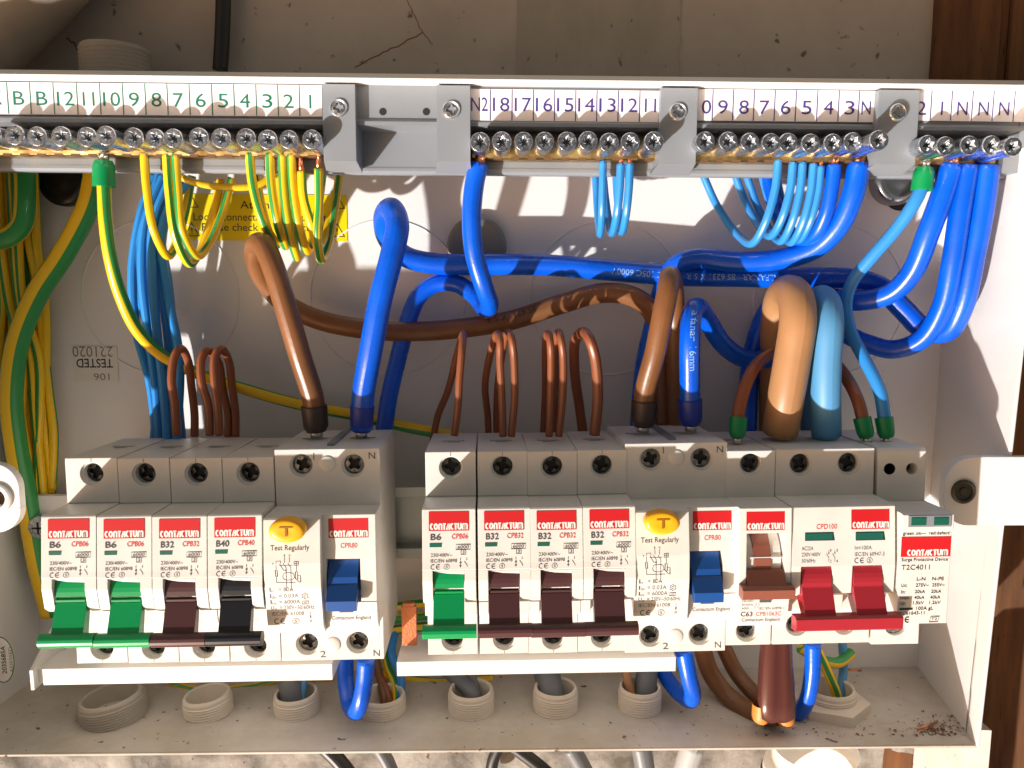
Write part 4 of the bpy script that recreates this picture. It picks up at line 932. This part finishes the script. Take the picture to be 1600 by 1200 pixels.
# thick brown
BR = 'thick brown live cables'
cable('thick brown cable arching from the left residual device across the middle',
      [(494,670,42),(489,622,43),(470,560,47),(448,485,49),(428,420,49),(413,385,45),(402,382,37),(399,402,28),(412,436,20),(440,470,15),(490,497,13),(560,513,13),(640,518,13),(720,513,13),(800,500,14),(880,474,16),(940,458,17),(985,462,18),(1015,482,16),(1028,520,13),(1034,580,12),(1038,690,14)], 34, brown, group=BR, ferrule=FB, ntext=('BS 6231 K S R', 215, 2.6, (-1, .7), printd))
cable('thick brown cable standing on the right residual device and folding straight back down',
      [(1005,662,42),(1008,612,43),(1024,550,47),(1038,480,48),(1045,445,45),(1047,432,38),(1052,450,28),(1055,500,21),(1056,580,18),(1056,690,18)], 33, brown, group=BR, ferrule=FB)
cable('very thick tan-brown meter tail entering the main switch', [(1219,674,42),(1228,620,46),(1240,550,47),(1247,500,47),(1244,468,42),(1232,456,32),(1220,470,22),(1214,520,15),(1212,600,12),(1212,700,12)], 56, brownt, 'meter tail', 'meter tails')
cable('very thick pale blue meter tail entering the main switch', [(1291,678,42),(1290,620,46),(1291,560,47),(1294,500,46),(1291,476,40),(1282,468,30),(1275,490,20),(1272,560,14),(1272,700,12)], 46, tblu, 'meter tail', 'meter tails')
# light blue bundle at the left
BB = 'light blue wires bundled behind the left bank'
lb_pts = [((244,275),(222,330),(207,420),(212,510),(235,600),(245,690)), ((256,275),(228,345),(222,430),(232,520),(243,600),(250,690)), ((266,280),(240,350),(238,430),(245,520),(255,600),(262,690)), ((250,270),(236,320),(214,395),(222,480),(252,560),(240,690)), ((275,285),(256,350),(250,430),(262,520),(268,600),(272,690)), ((300,280),(272,310),(252,370),(262,460),(280,560),(276,690)), ((262,270),(250,360),(262,440),(270,520),(276,600),(284,690))]
lbl = ['outermost light blue wire on the left of the bundle rising behind the left bank', 'second light blue wire in from the left edge of the bundle', 'light blue wire in the middle front of the bundle', 'light blue wire crossing the others of the left bundle', 'light blue wire at the right front of the left bundle', 'light blue wire entering the left bundle from beneath the warning sticker', 'innermost light blue wire on the right edge of the left bundle']
for i, P in enumerate(lb_pts):
    d = 14+ (i % 3)*4; cable(lbl[i], [(x, y, d+ (4 if j in (1,2) else 0)) for j, (x, y) in enumerate(P)], 14, lblue, 'wire', BB, sides=10, name='wire')
# light blue hanging loops
LL = 'light blue loops hanging from the neutral bars'
def loop(label, x0, y0, xb, yb, x1, y1, w, m, group, d0=42, db=30, d1=14, bare=2.2, ph=0, bulge=0):
    mx0 = x0+(xb-x0)*.35+bulge; mx1 = xb+(x1-xb)*.55
    P = [(x0, y0, d0), (x0+(xb-x0)*.12, y0+(yb-y0)*.35, d0), (x0+(xb-x0)*.5+bulge, y0+(yb-y0)*.75, (d0*.8+db*.2)), (xb, yb, db), (xb+(x1-xb)*.3, yb-(yb-y1)*.12, (db+d1)/2), (xb+(x1-xb)*.72, yb-(yb-y1)*.55, d1+1), (x1, y1, d1)]
    return cable(label, P, w, m, 'wire', group, bare=bare, ph=ph, sides=12, name='wire')
loop('left light blue loop below terminal 13', 942, 252, 938, 366, 930, 268, 12, lblue, LL, bare=0)
loop('middle light blue loop below terminal 12', 970, 256, 957, 364, 942, 268, 13, lblue, LL)
loop('right light blue loop below terminal 12', 984, 256, 972, 362, 962, 268, 13, lblue, LL)
rl = [(1216,250,1176,380,1098,272), (1239,254,1206,368,1148,272), (1254,254,1222,376,1166,272), (1271,256,1238,378,1190,272), (1282,260,1250,374,1212,272)]
nm = ['light blue wire under terminal 7 reaching lowest left of its group', 'light blue wire bending left below terminal 6', 'light blue wire dropping between terminals 6 and 5', 'light blue wire dropping straight below terminal 5', 'thin pale blue wire bent behind its neighbours below terminal 4']
for P, n_ in zip(rl, nm): loop(n_, *P, 13, lblue, LL, db=34, d1=12)
cable('medium blue wire below terminal 4 curling left under the light blue loops', [(1303,258,42),(1300,290,42),(1290,335,40),(1272,368,35),(1248,378,28),(1225,350,20),(1205,300,14),(1195,260,12)], 22, blue, 'wire', LL, bare=2, name='wire')
# earth wires
EG = 'yellow and green earth loops hanging from the earth bar'
E_ = [(225,240,262,400,300,275,'yellow and green earth loop leftmost on the earth bar',0,1.3,-3), (260,242,296,412,345,280,'earth loop under terminal 8 hanging lowest in its group',0,.3,-4), (274,242,308,400,362,278,'earth loop right beside the lowest one of the left group',0,2.2,-6),
      (390,240,432,382,400,275,'earth loop swinging right from below terminal 4',1,2.9,0), (421,240,446,384,436,275,'earth loop below terminal 3 with its green stripe in front',1,2.3,0), (441,242,464,402,452,270,'earth loop just right of terminal 3 reaching lower than its neighbours',1,2.0,0), (455,242,480,392,505,262,'earth loop below terminal 2',1,1.9,0), (471,268,497,386,524,300,'thin earth loop with bare copper top between terminals 2 and 1',1,.6,4), (498,264,502,406,530,272,'earth loop under terminal 1 with bare copper top and bold green stripe',1,2.6,-4)]
for x0, y0, xb, yb, x1, y1, n_, g, ph, bl in E_:
    loop(n_, x0, y0, xb, yb, x1, y1, 13 if g == 0 else 14, earthy, EG, d0=42, db=32, d1=(20 if g == 0 else 18), bare=5 if 'bare' in n_ else 1.5, ph=ph, bulge=bl)
cable('long thin earth wire from the green ferrule sweeping right behind the breakers', [(162,255,43),(163,300,43),(165,345,43),(172,400,41),(188,460,36),(214,515,30),(250,552,24),(305,582,19),(380,607,15),(460,630,12),(560,650,10),(640,668,9),(720,684,9)], 20, earth, 'wire', 'earth conductors', ferrule=(8, 3.6, fgreen), name='wire', ph=3.05, twist=.014)
cable('thick dark earth cable curving from behind the carrier down the left side', [(150,262,12),(138,320,13),(100,395,15),(58,460,17),(28,535,18),(18,620,18),(26,700,17),(44,790,15),(60,880,12),(80,960,10)], 32, earthb, group='earth conductors', ph=3.57)
cable('thick earth cable forming the U-bend in the upper left corner', [(38,250,14),(40,300,15),(34,352,17),(10,372,18),(-25,372,18)], 30, earthb, group='earth conductors', ph=2.9)
for i, (P, n_) in enumerate([
    ([(22,255),(24,330),(8,420),(4,500),(8,600),(20,700),(40,800)], 'thin earth wire hugging the left edge of the picture'),
    ([(12,270),(22,345),(-4,350),(-20,300)], 'small thin earth loop inside the thick U-bend'),
    ([(22,380),(30,470),(48,560),(56,660),(66,760),(76,900)], 'thin earth wire directly right of the thick dark cable'),
    ([(36,378),(44,450),(52,520),(50,600),(70,700),(84,760)], 'thin earth wire with a kink above the mounting rail at left'),
    ([(44,370),(60,450),(66,520),(76,610),(84,680),(80,770)], 'thin greenish earth wire on the right edge of the left bundle'),
    ([(2,384),(14,470),(36,560),(34,650),(50,740),(60,900)], 'thin earth wire crossing under the thick dark cable'),
    ([(52,380),(58,470),(42,560),(44,650),(60,730),(70,860)], 'thin earth wire weaving through the middle of the left bundle'),
    ([(14,378),(18,470),(24,560),(44,650),(52,740),(58,900)], 'thin earth wire lying between the thick cable and the weaving wire'),
    ([(28,376),(36,480),(60,560),(62,640),(58,740),(66,880)], 'thin earth wire bowing to the right halfway down the left bundle'),
    ([(8,300),(16,380),(12,470),(22,560),(30,660),(36,900)], 'thin earth wire partly covered by the thick dark cable'),
    ([(58,384),(70,470),(72,560),(68,650),(76,720),(82,765)], 'thin earth wire just inside the greenish outer wire'),
    ([(-4,400),(2,480),(-4,560),(2,660),(10,760),(20,900)], 'thin earth wire cut by the left picture edge')]):
    if P[0][1] > 360: P = [(P[0][0]-6, 262), (P[0][0]-3, 320)]+P
    cable(n_, [(x, y, 4+(i % 3)*3) for x, y in P], 14, earthy, 'wire', 'thin earth wires bundled at the left side', sides=10, name='wire', ph=i*1.1)
cable('thin earth wire running level beneath the carrier over the warning sticker', [(275,272,30),(300,284,30),(345,292,28),(400,290,26),(430,272,24)], 11, earthy, 'wire', 'earth conductors', sides=10, name='wire', ph=1)
# thin brown loops into the breakers
TB = 'thin brown loops rising from the breaker tops'
def hoop(label, x0, xt, yt, x1, y1=668, w=13, db=38, d1=20, g=TB, y0=682, m=None):
    cable(label, [(x0, y0-2, 41), (x0-3, y0-50, 42), (min(x0,xt)-8, yt+48, 42), (xt-8, yt+12, 40), (xt, yt, db), (xt+(x1-xt)*.55, yt+18, (db+d1)/2), ((x1*2+xt)/3+3, yt+60, d1+2), (x1, y1-20, d1), (x1, y1+14, d1)], w, m or brownw, 'wire', g, sides=12, name='wire')
hoop('single thin brown loop on the second breaker of the left bank', 276, 281, 545, 304, w=13)
hoop('left brown loop of the pair on the third breaker', 328, 323, 548, 356)
hoop('right brown loop of the pair on the third breaker', 343, 344, 545, 368)
cable('thin brown wire rising behind the long brown cable from the lone green-lever breaker', [(710,680,41),(715,640,42),(718,590,42),(722,545,40),(724,522,34),(715,550,26),(700,610,20),(684,650,14),(676,690,12)], 12, brownw, 'wire', TB, sides=12, name='wire')
def hoopx(label, front, back, w):
    P = [(x, y, 41) for i, (x, y) in enumerate(front)]+[(x, y, max(14, 34-7*i)) for i, (x, y) in enumerate(back)]
    cable(label, P, w, brownw, 'wire', TB, sides=12, name='wire')
hoopx('left brown loop on the first brown-lever breaker of the right bank', [(786,682),(784,620),(781,560),(781,530)], [(776,522),(768,545),(758,600),(762,650),(764,690)], 12)
hoopx('right brown loop on the first brown-lever breaker of the right bank', [(799,682),(804,620),(803,560),(799,528)], [(793,520),(787,540),(778,600),(776,650),(776,690)], 12)
hoopx('left brown loop of the pair on the middle brown-lever breaker', [(858,682),(860,620),(861,560),(859,530)], [(855,521),(852,540),(852,600),(850,650),(848,690)], 12)
hoopx('right brown loop of the pair on the middle brown-lever breaker', [(873,682),(879,620),(880,560),(876,528)], [(872,519),(868,540),(868,600),(866,650),(866,690)], 12)
hoopx('stout brown loop on the breaker beside the right residual device', [(929,680),(934,620),(930,560),(921,530)], [(911,519),(899,532),(898,580),(906,640),(914,700)], 17)

# lower loops and cables
cable('blue U-bend cable hanging beneath the left residual device', [(572,1030,50),(570,1060,50),(564,1095,50),(556,1112,46),(546,1100,38),(540,1060,32),(540,1020,30)], 28, blue, group='blue loops below the breakers', wd=50)
cable('blue U-bend cable hanging beneath the right residual device', [(1068,1015,50),(1076,1055,50),(1082,1082,48),(1078,1094,42),(1058,1080,32),(1036,1050,22),(1020,1010,16)], 28, blue, group='blue loops below the breakers', wd=50)
cable('blue cable bending behind the dark sleeve under the main switch', [(1270,1005,46),(1269,1050,46),(1262,1090,44),(1250,1112,40),(1232,1118,34)], 26, blue, group='blue loops below the breakers', wd=46)
for P, w, n_ in (([(1096,1010,22),(1112,1055,24),(1145,1095,30),(1190,1118,40),(1215,1118,46)], 30, 'dark brown cable curving from behind to the bottom sleeve'), ([(1130,1010,16),(1150,1050,20),(1180,1085,28),(1205,1105,36)], 26, 'second dark brown cable nestled inside the curve at the bottom')):
    cable(n_, P, w, brown, group=BR)
e = empty('sleeved_cable_ends', 'glossy dark brown heat-shrink sleeve with two orange cut cable ends', 'sleeve', *(lambda p: (p[0], 48, p[1]))(at(1212, 1060, 48)))
sl_ = MB(); C0 = [at(1213, 1005, 46), at(1212, 1040, 48), at(1213, 1080, 50), at(1212, 1120, 50)]
ex, ez = e.location.x/MM, e.location.z/MM; vs = []; n = 28; rings = [(at(1213,1000,46), 46, 6.2, 4.5), (at(1212,1035,48), 48, 6.8, 4.6), (at(1213,1070,49), 49, 7.6, 4.4), (at(1213,1095,50), 50, 7.9, 4.2), (at(1212,1118,50), 50, 7.7, 4.0), (at(1212,1123,49), 49, 7.0, 3.4)]
for (c, d, rx_, rq) in rings:
    for i in range(n):
        a = 2*math.pi*i/n; sq = 1-.12*abs(math.cos(a))**6; vs.append((c[0]-ex+rx_*math.cos(a)*sq, d-48+rq*math.sin(a)*(1-.22*math.exp(-(math.cos(a)/.18)**2)), c[1]-ez))
fs = [(k*n+i, k*n+(i+1) % n, (k+1)*n+(i+1) % n, (k+1)*n+i) for k in range(len(rings)-1) for i in range(n)]
sl_.add(vs, fs, 0, True); sl_.build('sleeve', sleeve, e)
for px, py in ((1189, 1122), (1228, 1126)):
    c = at(px, py-14, 49); c2 = at(px, py+3, 49); c3 = at(px, py+8, 49); mb = MB(); mb.lathe((c[0]-ex, 1, c[1]-ez), (0,0,-1), [(3.2, -2), (3.35, 2.2), (3.2, 4.0), (2.3, 5.2), (.8, 5.6), (.01, 5.6)], 20, 0, True); mb.build('cable_end', orange, e)
cable('green earth cable curving to the large hexagonal gland', [(1250,1012,30),(1280,1030,30),(1310,1035,26),(1330,1020,22)], 18, earthb, group='earth conductors', wd=30, ph=.5)
cable('yellow earth cable dropping into the large hexagonal gland', [(1278,1018,34),(1292,1048,34),(1306,1082,32),(1310,1110,30)], 16, earthy, group='earth conductors', wd=34, ph=2.6)
cable('dark teal cable dropping into the large hexagonal gland', [(1316,1000,22),(1318,1040,22),(1314,1080,26),(1308,1120,28)], 14, tblu, group='cables in the floor glands', wd=22)
for i, y in enumerate((948, 968, 985)):
    cable(['top', 'middle', 'lowest'][i]+' earth wire crossing the gap between the two banks', [(560,y+8,12),(600,y+2,12),(640,y-4,12),(690,y-8,12)], 15, [earthy, earthb, earthb][i], 'wire', 'earth wires in the gap between the banks', sides=10, name='wire', ph=[.4,2.2,.9][i])
for P, n_, m_ in (([(560,1010,12),(585,1045,16),(600,1070,22),(615,1120,28)], 'brown wire in the gland between the busbars', brownw), ([(600,1000,12),(606,1040,16),(618,1070,22),(620,1120,28)], 'orange-yellow wire in the gland between the busbars', earthy), ([(618,985,12),(612,1020,18),(626,1060,22),(626,1120,28)], 'dark blue wire in the gland between the busbars', lblue), ([(580,1000,14),(592,1050,18),(598,1080,24),(604,1120,28)], 'dark brown core stub in the gland between the busbars', brown)):
    cable(n_, P, 14, m_, 'wire', 'wires between the banks', sides=10, name='wire', wd=20)
cable('earth wire arching low between the first and third floor glands', [(225,1050,10),(270,1068,12),(320,1078,14),(380,1074,12),(440,1062,10),(520,1060,8)], 9, earthy, 'wire', 'earth conductors', sides=10, name='wire')
cable('earth wire lying behind the right busbar above the floor', [(560,1040,8),(640,1062,8),(700,1066,8),(770,1060,8)], 14, earthy, 'wire', 'earth conductors', sides=10, name='wire', ph=1.3)

# ------------------------------------------------------------------ glands on the floor
def zfloor(d): return zFb+(zF-zFb)*d/42 if d < 42 else zF+(zL-zF)*(d-42)/15
slope = math.atan2(zF-zFb, DF-3)
def floor_gland(label, px, py, wpx, hpx, d, tiltx=0, tilty=0, hexnut=False, m=None):
    """px,py: centre of the mouth ellipse; the body stands on the sloping floor"""
    x, zt = at(px, py, d); zb = zfloor(d)-2.0; H = max(3, zt-zb); r = wpx/2*mmpx(d)
    e = empty('cable_gland', label, 'cable gland', x, d, zb, 'cable glands on the box floor'); e.rotation_euler = (R(tiltx), R(tilty), 0)
    mb = MB(); prof = [(r*.84, -3), (r*.84, H-.4), (r*.88, H), (r*.95, H), (r, H-1.0), (r*1.0, H-2.2)]
    h = H-2.6; k = 0
    while h > 0:
        prof += [(r*1.035, h), (r*1.0, h-.5)]; h -= 1.0
    prof += [(r*1.02, 0)]
    mb.lathe((0,0,0), (0,0,1), prof, 40); mb.build('threaded_ring', m or gland, e)
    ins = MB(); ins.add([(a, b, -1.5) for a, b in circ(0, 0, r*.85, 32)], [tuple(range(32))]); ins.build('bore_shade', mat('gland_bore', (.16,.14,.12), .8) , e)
    if hexnut:
        nb = MB(); R6 = r*1.55
        nb.add([(R6*math.cos(R(60*i+20)), R6*math.sin(R(60*i+20)), 0) for i in range(6)]+[(R6*math.cos(R(60*i+20)), R6*math.sin(R(60*i+20)), 5.5) for i in range(6)]+[(r*1.0*math.cos(R(60*i+20)), r*1.0*math.sin(R(60*i+20)), 6.2) for i in range(6)], [(i, (i+1) % 6, 6+(i+1) % 6, 6+i) for i in range(6)]+[(6+i, 6+(i+1) % 6, 12+(i+1) % 6, 12+i) for i in range(6)]); nb.build('hex_nut', gland, e)
    return e
floor_gland('wide dark-rimmed threaded gland at the left end of the floor', 178, 1084, 100, 0, 32, 0, -7, m=mat('gland_dark', (.42,.38,.32), .6))
floor_gland('pale empty threaded gland second from the left', 326, 1083, 76, 0, 30, 0, -5)
floor_gland('threaded gland with cut sheath ends below the left residual device', 464, 1081, 72, 0, 30, 0, -3)
floor_gland('threaded gland full of brown wires beside the hanging blue loop', 597, 1083, 76, 0, 30)
floor_gland('threaded gland with grey sheath under the green lever of the right bank', 736, 1075, 74, 0, 30)
floor_gland('threaded gland with thick grey sheath under the middle brown lever', 868, 1072, 72, 0, 30)
floor_gland('threaded gland with grey and brown cables next to the right busbar end', 1000, 1071, 70, 0, 30)
floor_gland('large gland with hexagonal nut near the right corner of the floor', 1296, 1072, 84, 0, 30, hexnut=True)
for P, w, n_, m_ in (([(690,1040,14),(712,1058,22),(738,1085,29),(742,1120,30)], 26, 'grey sheathed cable leaning into the gland under the lone green lever', greysh), ([(728,1030,16),(738,1060,22),(746,1090,28),(748,1120,30)], 16, 'narrow grey sheath beside it in the gland under the lone green lever', greysh),
                     ([(848,1030,18),(856,1060,24),(862,1090,29),(864,1120,30)], 44, 'thick grey sheathed cable in the gland under the middle brown lever', greysh), ([(1012,1030,20),(1010,1060,26),(1008,1090,29),(1006,1120,30)], 36, 'thick grey sheathed cable in the gland beside the right busbar end', greysh),
                     ([(975,1030,24),(980,1060,28),(988,1090,30),(990,1120,30)], 14, 'orange-brown core beside the grey sheath near the right busbar end', brownt), ([(452,1060,26),(456,1075,28),(458,1100,29),(460,1125,30)], 40, 'cut dark sheath stub inside the third floor gland', greysh), ([(480,1050,24),(474,1070,28),(470,1100,30)], 12, 'blue core poking from the third floor gland', tblu), ([(440,1050,24),(446,1070,28),(450,1100,30)], 11, 'brown core poking from the third floor gland', brownt)):
    cable(n_, P, w, m_, group='cables in the floor glands', wd=28)
# loose bits
cb = MB(); a = at(1326, 1048, 3); b2 = at(1345, 1048, 3); cb.cyl((0,0,0), (b2[0]-a[0], .3, b2[1]-a[1]), .55, n=8); o = cb.build('copper_offcut', copper); o.location = (a[0]*MM, -3*MM, (a[1])*MM); tag(o, 'short copper offcut lying in the rear corner of the floor', 'offcut')
cb = MB(); a = at(1434, 1140, DF-6); b2 = at(1464, 1128, DF-14); cb.cyl((0,0,0), (b2[0]-a[0], -8, b2[1]-a[1]), .45, n=8); o = cb.build('copper_offcut', copper); o.location = (a[0]*MM, -(DF-6)*MM, a[1]*MM); tag(o, 'thin copper strand resting on sawdust at the front right corner', 'offcut')
db = MB()
def chip(px, py, d, s):
    x, z0_ = at(px, py, d); z = zfloor(d)+.1
    P = [(x+random.uniform(-s, s), d+random.uniform(-s, s)*1.2, z+random.uniform(0, s*.7)) for _ in range(4)]
    db.add(P, [(0,1,2),(0,2,3),(0,3,1),(1,2,3)])
for _ in range(230):
    t = random.random()**.6; chip(1470+random.gauss(0, 22)-20*(1-t), 1130, DF-6-abs(random.gauss(0, 6)), random.uniform(.25, .9))
for _ in range(60):
    px = random.uniform(1150, 1420); chip(px, 1130, DF-6-abs(random.gauss(0, 5)), random.uniform(.2, .75))
for _ in range(70):
    px = random.uniform(60, 1100); chip(px, 1120, random.uniform(28, DF-6), random.uniform(.1, .38))
db.build('sawdust', dirt, kind='stuff')['label'] = 'brown sawdust and chips scattered on the box floor'

# ------------------------------------------------------------------ stickers
def sticker(name, label, P, d, m):
    mb = MB(); n = len(P); mb.add([(x, d, z) for x, z in P]+[(x, d-.15, z) for x, z in P], [tuple(range(n))]+[(i, (i+1) % n, n+(i+1) % n, n+i) for i in range(n)])
    o = mb.build(name, m); tag(o, label, 'sticker'); return o
x0, z1 = at(284, 303, .2); x1, z0 = at(543, 377, .2)
st = sticker('warning_sticker', 'yellow warning sticker with triangles half hidden behind the earth loops', [(x0, z0), (x1, z0), (x1, z1), (x0, z1)], .3, stick)
t = MB(); f = lambda x, z: (x, .36, z); cxm = (x0+x1)/2; k = mmpx(0)
for s_, y, w in (('Attention', 326, 74), ('Loose connection may cause fires', 345, 215), ('Please check all connections', 361, 190)):
    x, z = at(414, y, .3); text(t, s_, x, z, 12*k, w*k, f, 0, 0.0, 'c')
for px, py in ((298, 316), (300, 361), (527, 318), (527, 362)):
    x, z = at(px, py, .3); r = 12*k; stroke(t, [(x-r*.9, z-r*.6), (x+r*.9, z-r*.6), (x, z+r)], .35, f, 0, True); text(t, '!', x, z-r*.35, r*.85, r*.18, f, 0, 0, 'c')
t.build('printed_text', inkb, st, fixn=False)
x0, z1 = at(112, 541, .2); x1, z0 = at(186, 596, .2)
st = sticker('tested_sticker', 'clear upside-down TESTED date sticker on the back panel at left', [(x0, z0), (x1, z0), (x1, z1), (x0, z1)], .3, mat('clear_sticker', (.72,.69,.64), .3))
t = MB()
def fr(xc, zc): return lambda x, z: (2*xc-x, .36, 2*zc-z)
for s_, px, py, h, w in (('TESTED', 148, 568, 14, 56), ('221020', 145, 550, 17, 62), ('106', 159, 589, 11, 24)):
    xc, zc = at(px, py, .3); g = fr(xc, zc); text(t, s_, xc, zc-h*k/2, h*k, w*k, g, 0 if s_ == 'TESTED' else 1, .015 if s_ == 'TESTED' else 0, 'c')
t.build('printed_text', [inkb, mat('faint_ink', (.22,.20,.18), .6)], st, fixn=False)
# oval certification sticker on the left side, seen at the picture edge
x0, z0 = at(3, 1031, 40)
ov = sticker('oval_sticker', 'oval green-rimmed certification sticker at the lower left edge', [(x0+4.8*math.cos(R(a)), z0+9.2*math.sin(R(a))) for a in range(0, 360, 10)], 40.0, paint)
t = MB(); f = lambda x, z: (x, 40.06, z); stroke(t, [(x0+4.5*math.cos(R(a)), z0+8.9*math.sin(R(a))) for a in range(0, 360, 10)], .4, f, 0, True)
fv = lambda a, b: (x0+.9-b, 40.07, z0+a)
text(t, '2035685A', 0, -.6, 1.7, 11, fv, 1, .02, 'c'); text(t, 'ASSESSED', 0, -3.0, 1.2, 10, fv, 0, 0, 'c')
t.build('printed_text', [greeni, inkb], ov, fixn=False)

# ------------------------------------------------------------------ outside the box
cable('black cable running up the wall above the box', [(350,-60,2),(349,0,2),(347,60,2),(344,110,2)], 22, blacksh, group='cables outside the box')
cable('thick painted pipe crossing the upper left corner of the wall', [(-260,250,18),(-120,115,18),(0,-3,18),(120,-130,18),(240,-260,18)], 158, mat('painted_pipe', (.42,.35,.28), .6, bump=.3, bscale=300, var=.25, vscale=30), 'pipe', wd=18, name='pipe', sides=48)
x, z = at(184, 90, 14); e = empty('cable_gland', 'threaded gland standing on the outside top of the box', 'cable gland', x, 16, zc0, 'cable glands on the box floor'); e['group'] = 'glands outside the box'
mb = MB(); prof = [(11.5, 0)]; h = 0
ztop = at(184, 76, 16)[1]-zc0
while h < ztop-1.4: prof += [(12.4, h+.6), (11.8, h+1.2)]; h += 1.5
prof += [(11.8, ztop), (10.4, ztop), (10.2, 0)]
mb.lathe((0,0,0), (0,0,1), prof, 48); mb.build('threaded_ring', wallg, e)
for i, (P, w, m_, n_) in enumerate([([(505,1165,8),(530,1190,10),(560,1230,12)], 26, blacksh, 'black cable slanting below the box in the middle'), ([(590,1165,10),(605,1190,12),(620,1230,14)], 24, greysh, 'dark grey cable below the box right of the middle'), ([(800,1165,8),(840,1195,10),(880,1230,10)], 22, blacksh, 'black cable slanting away below the right busbar'), ([(890,1165,14),(905,1190,14),(925,1230,14)], 30, greysh, 'grey cable below the box under the brown levers'), ([(1000,1160,12),(1006,1190,12),(1010,1230,12)], 34, greysh, 'wide grey cable below the box left of the white gland'), ([(1085,1160,14),(1075,1190,14),(1065,1230,14)], 40, mat('pale_grey_sheath', (.36,.37,.37), .5), 'pale grey cable below the box beside the white gland'), ([(780,1165,6),(770,1190,6),(765,1230,6)], 20, blacksh, 'short black cable stub below the box in the middle right')]):
    cable(n_, P, w, m_, group='cables outside the box')
x, z = at(1278, 1180, 36); e = empty('cable_gland', 'big white plastic gland with black seal just below the box', 'cable gland', x, 34, z, 'glands outside the box')
mb = MB(); mb.lathe((0,0,-16), (0,0,1), [(19, -20), (19.5, 4), (20.0, 7), (19.4, 9.5), (17, 10), (16.5, 17.5)], 48, 0, True); mb.build('gland_body', glandw, e)
mb = MB(); mb.lathe((0,0,-16), (0,0,1), [(19.9, 3.2), (20.7, 4.2), (20.7, 5.6), (19.9, 6.4)], 48, 0, True); mb.build('rubber_seal', blacksh, e)
# rubble face of the wall below the box
rb = MB(); N = 90; M = 24; vs = []
x0_, x1_ = at(-40, 1190, WD+3)[0], at(1470, 1190, WD+3)[0]
for j in range(M+1):
    for i in range(N+1):
        x = x0_+(x1_-x0_)*i/N; z = -95-j*5.0; v = Vector((x*.06, z*.06, 0)); vs.append((x, WD+2.0+3.0*noise.fractal(v, 1, 2, 4)+2.5*noise.noise(v*2.2), z))
rb.add(vs, [(j*(N+1)+i, j*(N+1)+i+1, (j+1)*(N+1)+i+1, (j+1)*(N+1)+i) for j in range(M) for i in range(N)], 0, True)
rb.build('rubble_wall', rubble, kind='structure')

x0, _ = at(1506, 1185, 34); x1, _ = at(1543, 1185, 34)
pw = MB(); N = 30; vs = []
for k in range(N+1):
    z = -84-k*9; j = noise.noise(Vector((k*.5, 2, 1)))*.8
    vs += [(x0+j, -3, z), (x0+j, 34, z), (x1+j*1.4, 35, z), (x1+j*1.4, -3, z)]
pw.add(vs, [(4*k+a, 4*k+a+1, 4*k+a+5, 4*k+a+4) for k in range(N) for a in range(3)]+[(0,1,2,3)])
o = pw.build('painted_post', plaster('chipped_paint', (.55,.52,.47), (.68,.65,.60), (.16,.06,.03), 26, .5)); tag(o, 'chipped white painted post below the right corner of the box', 'post')
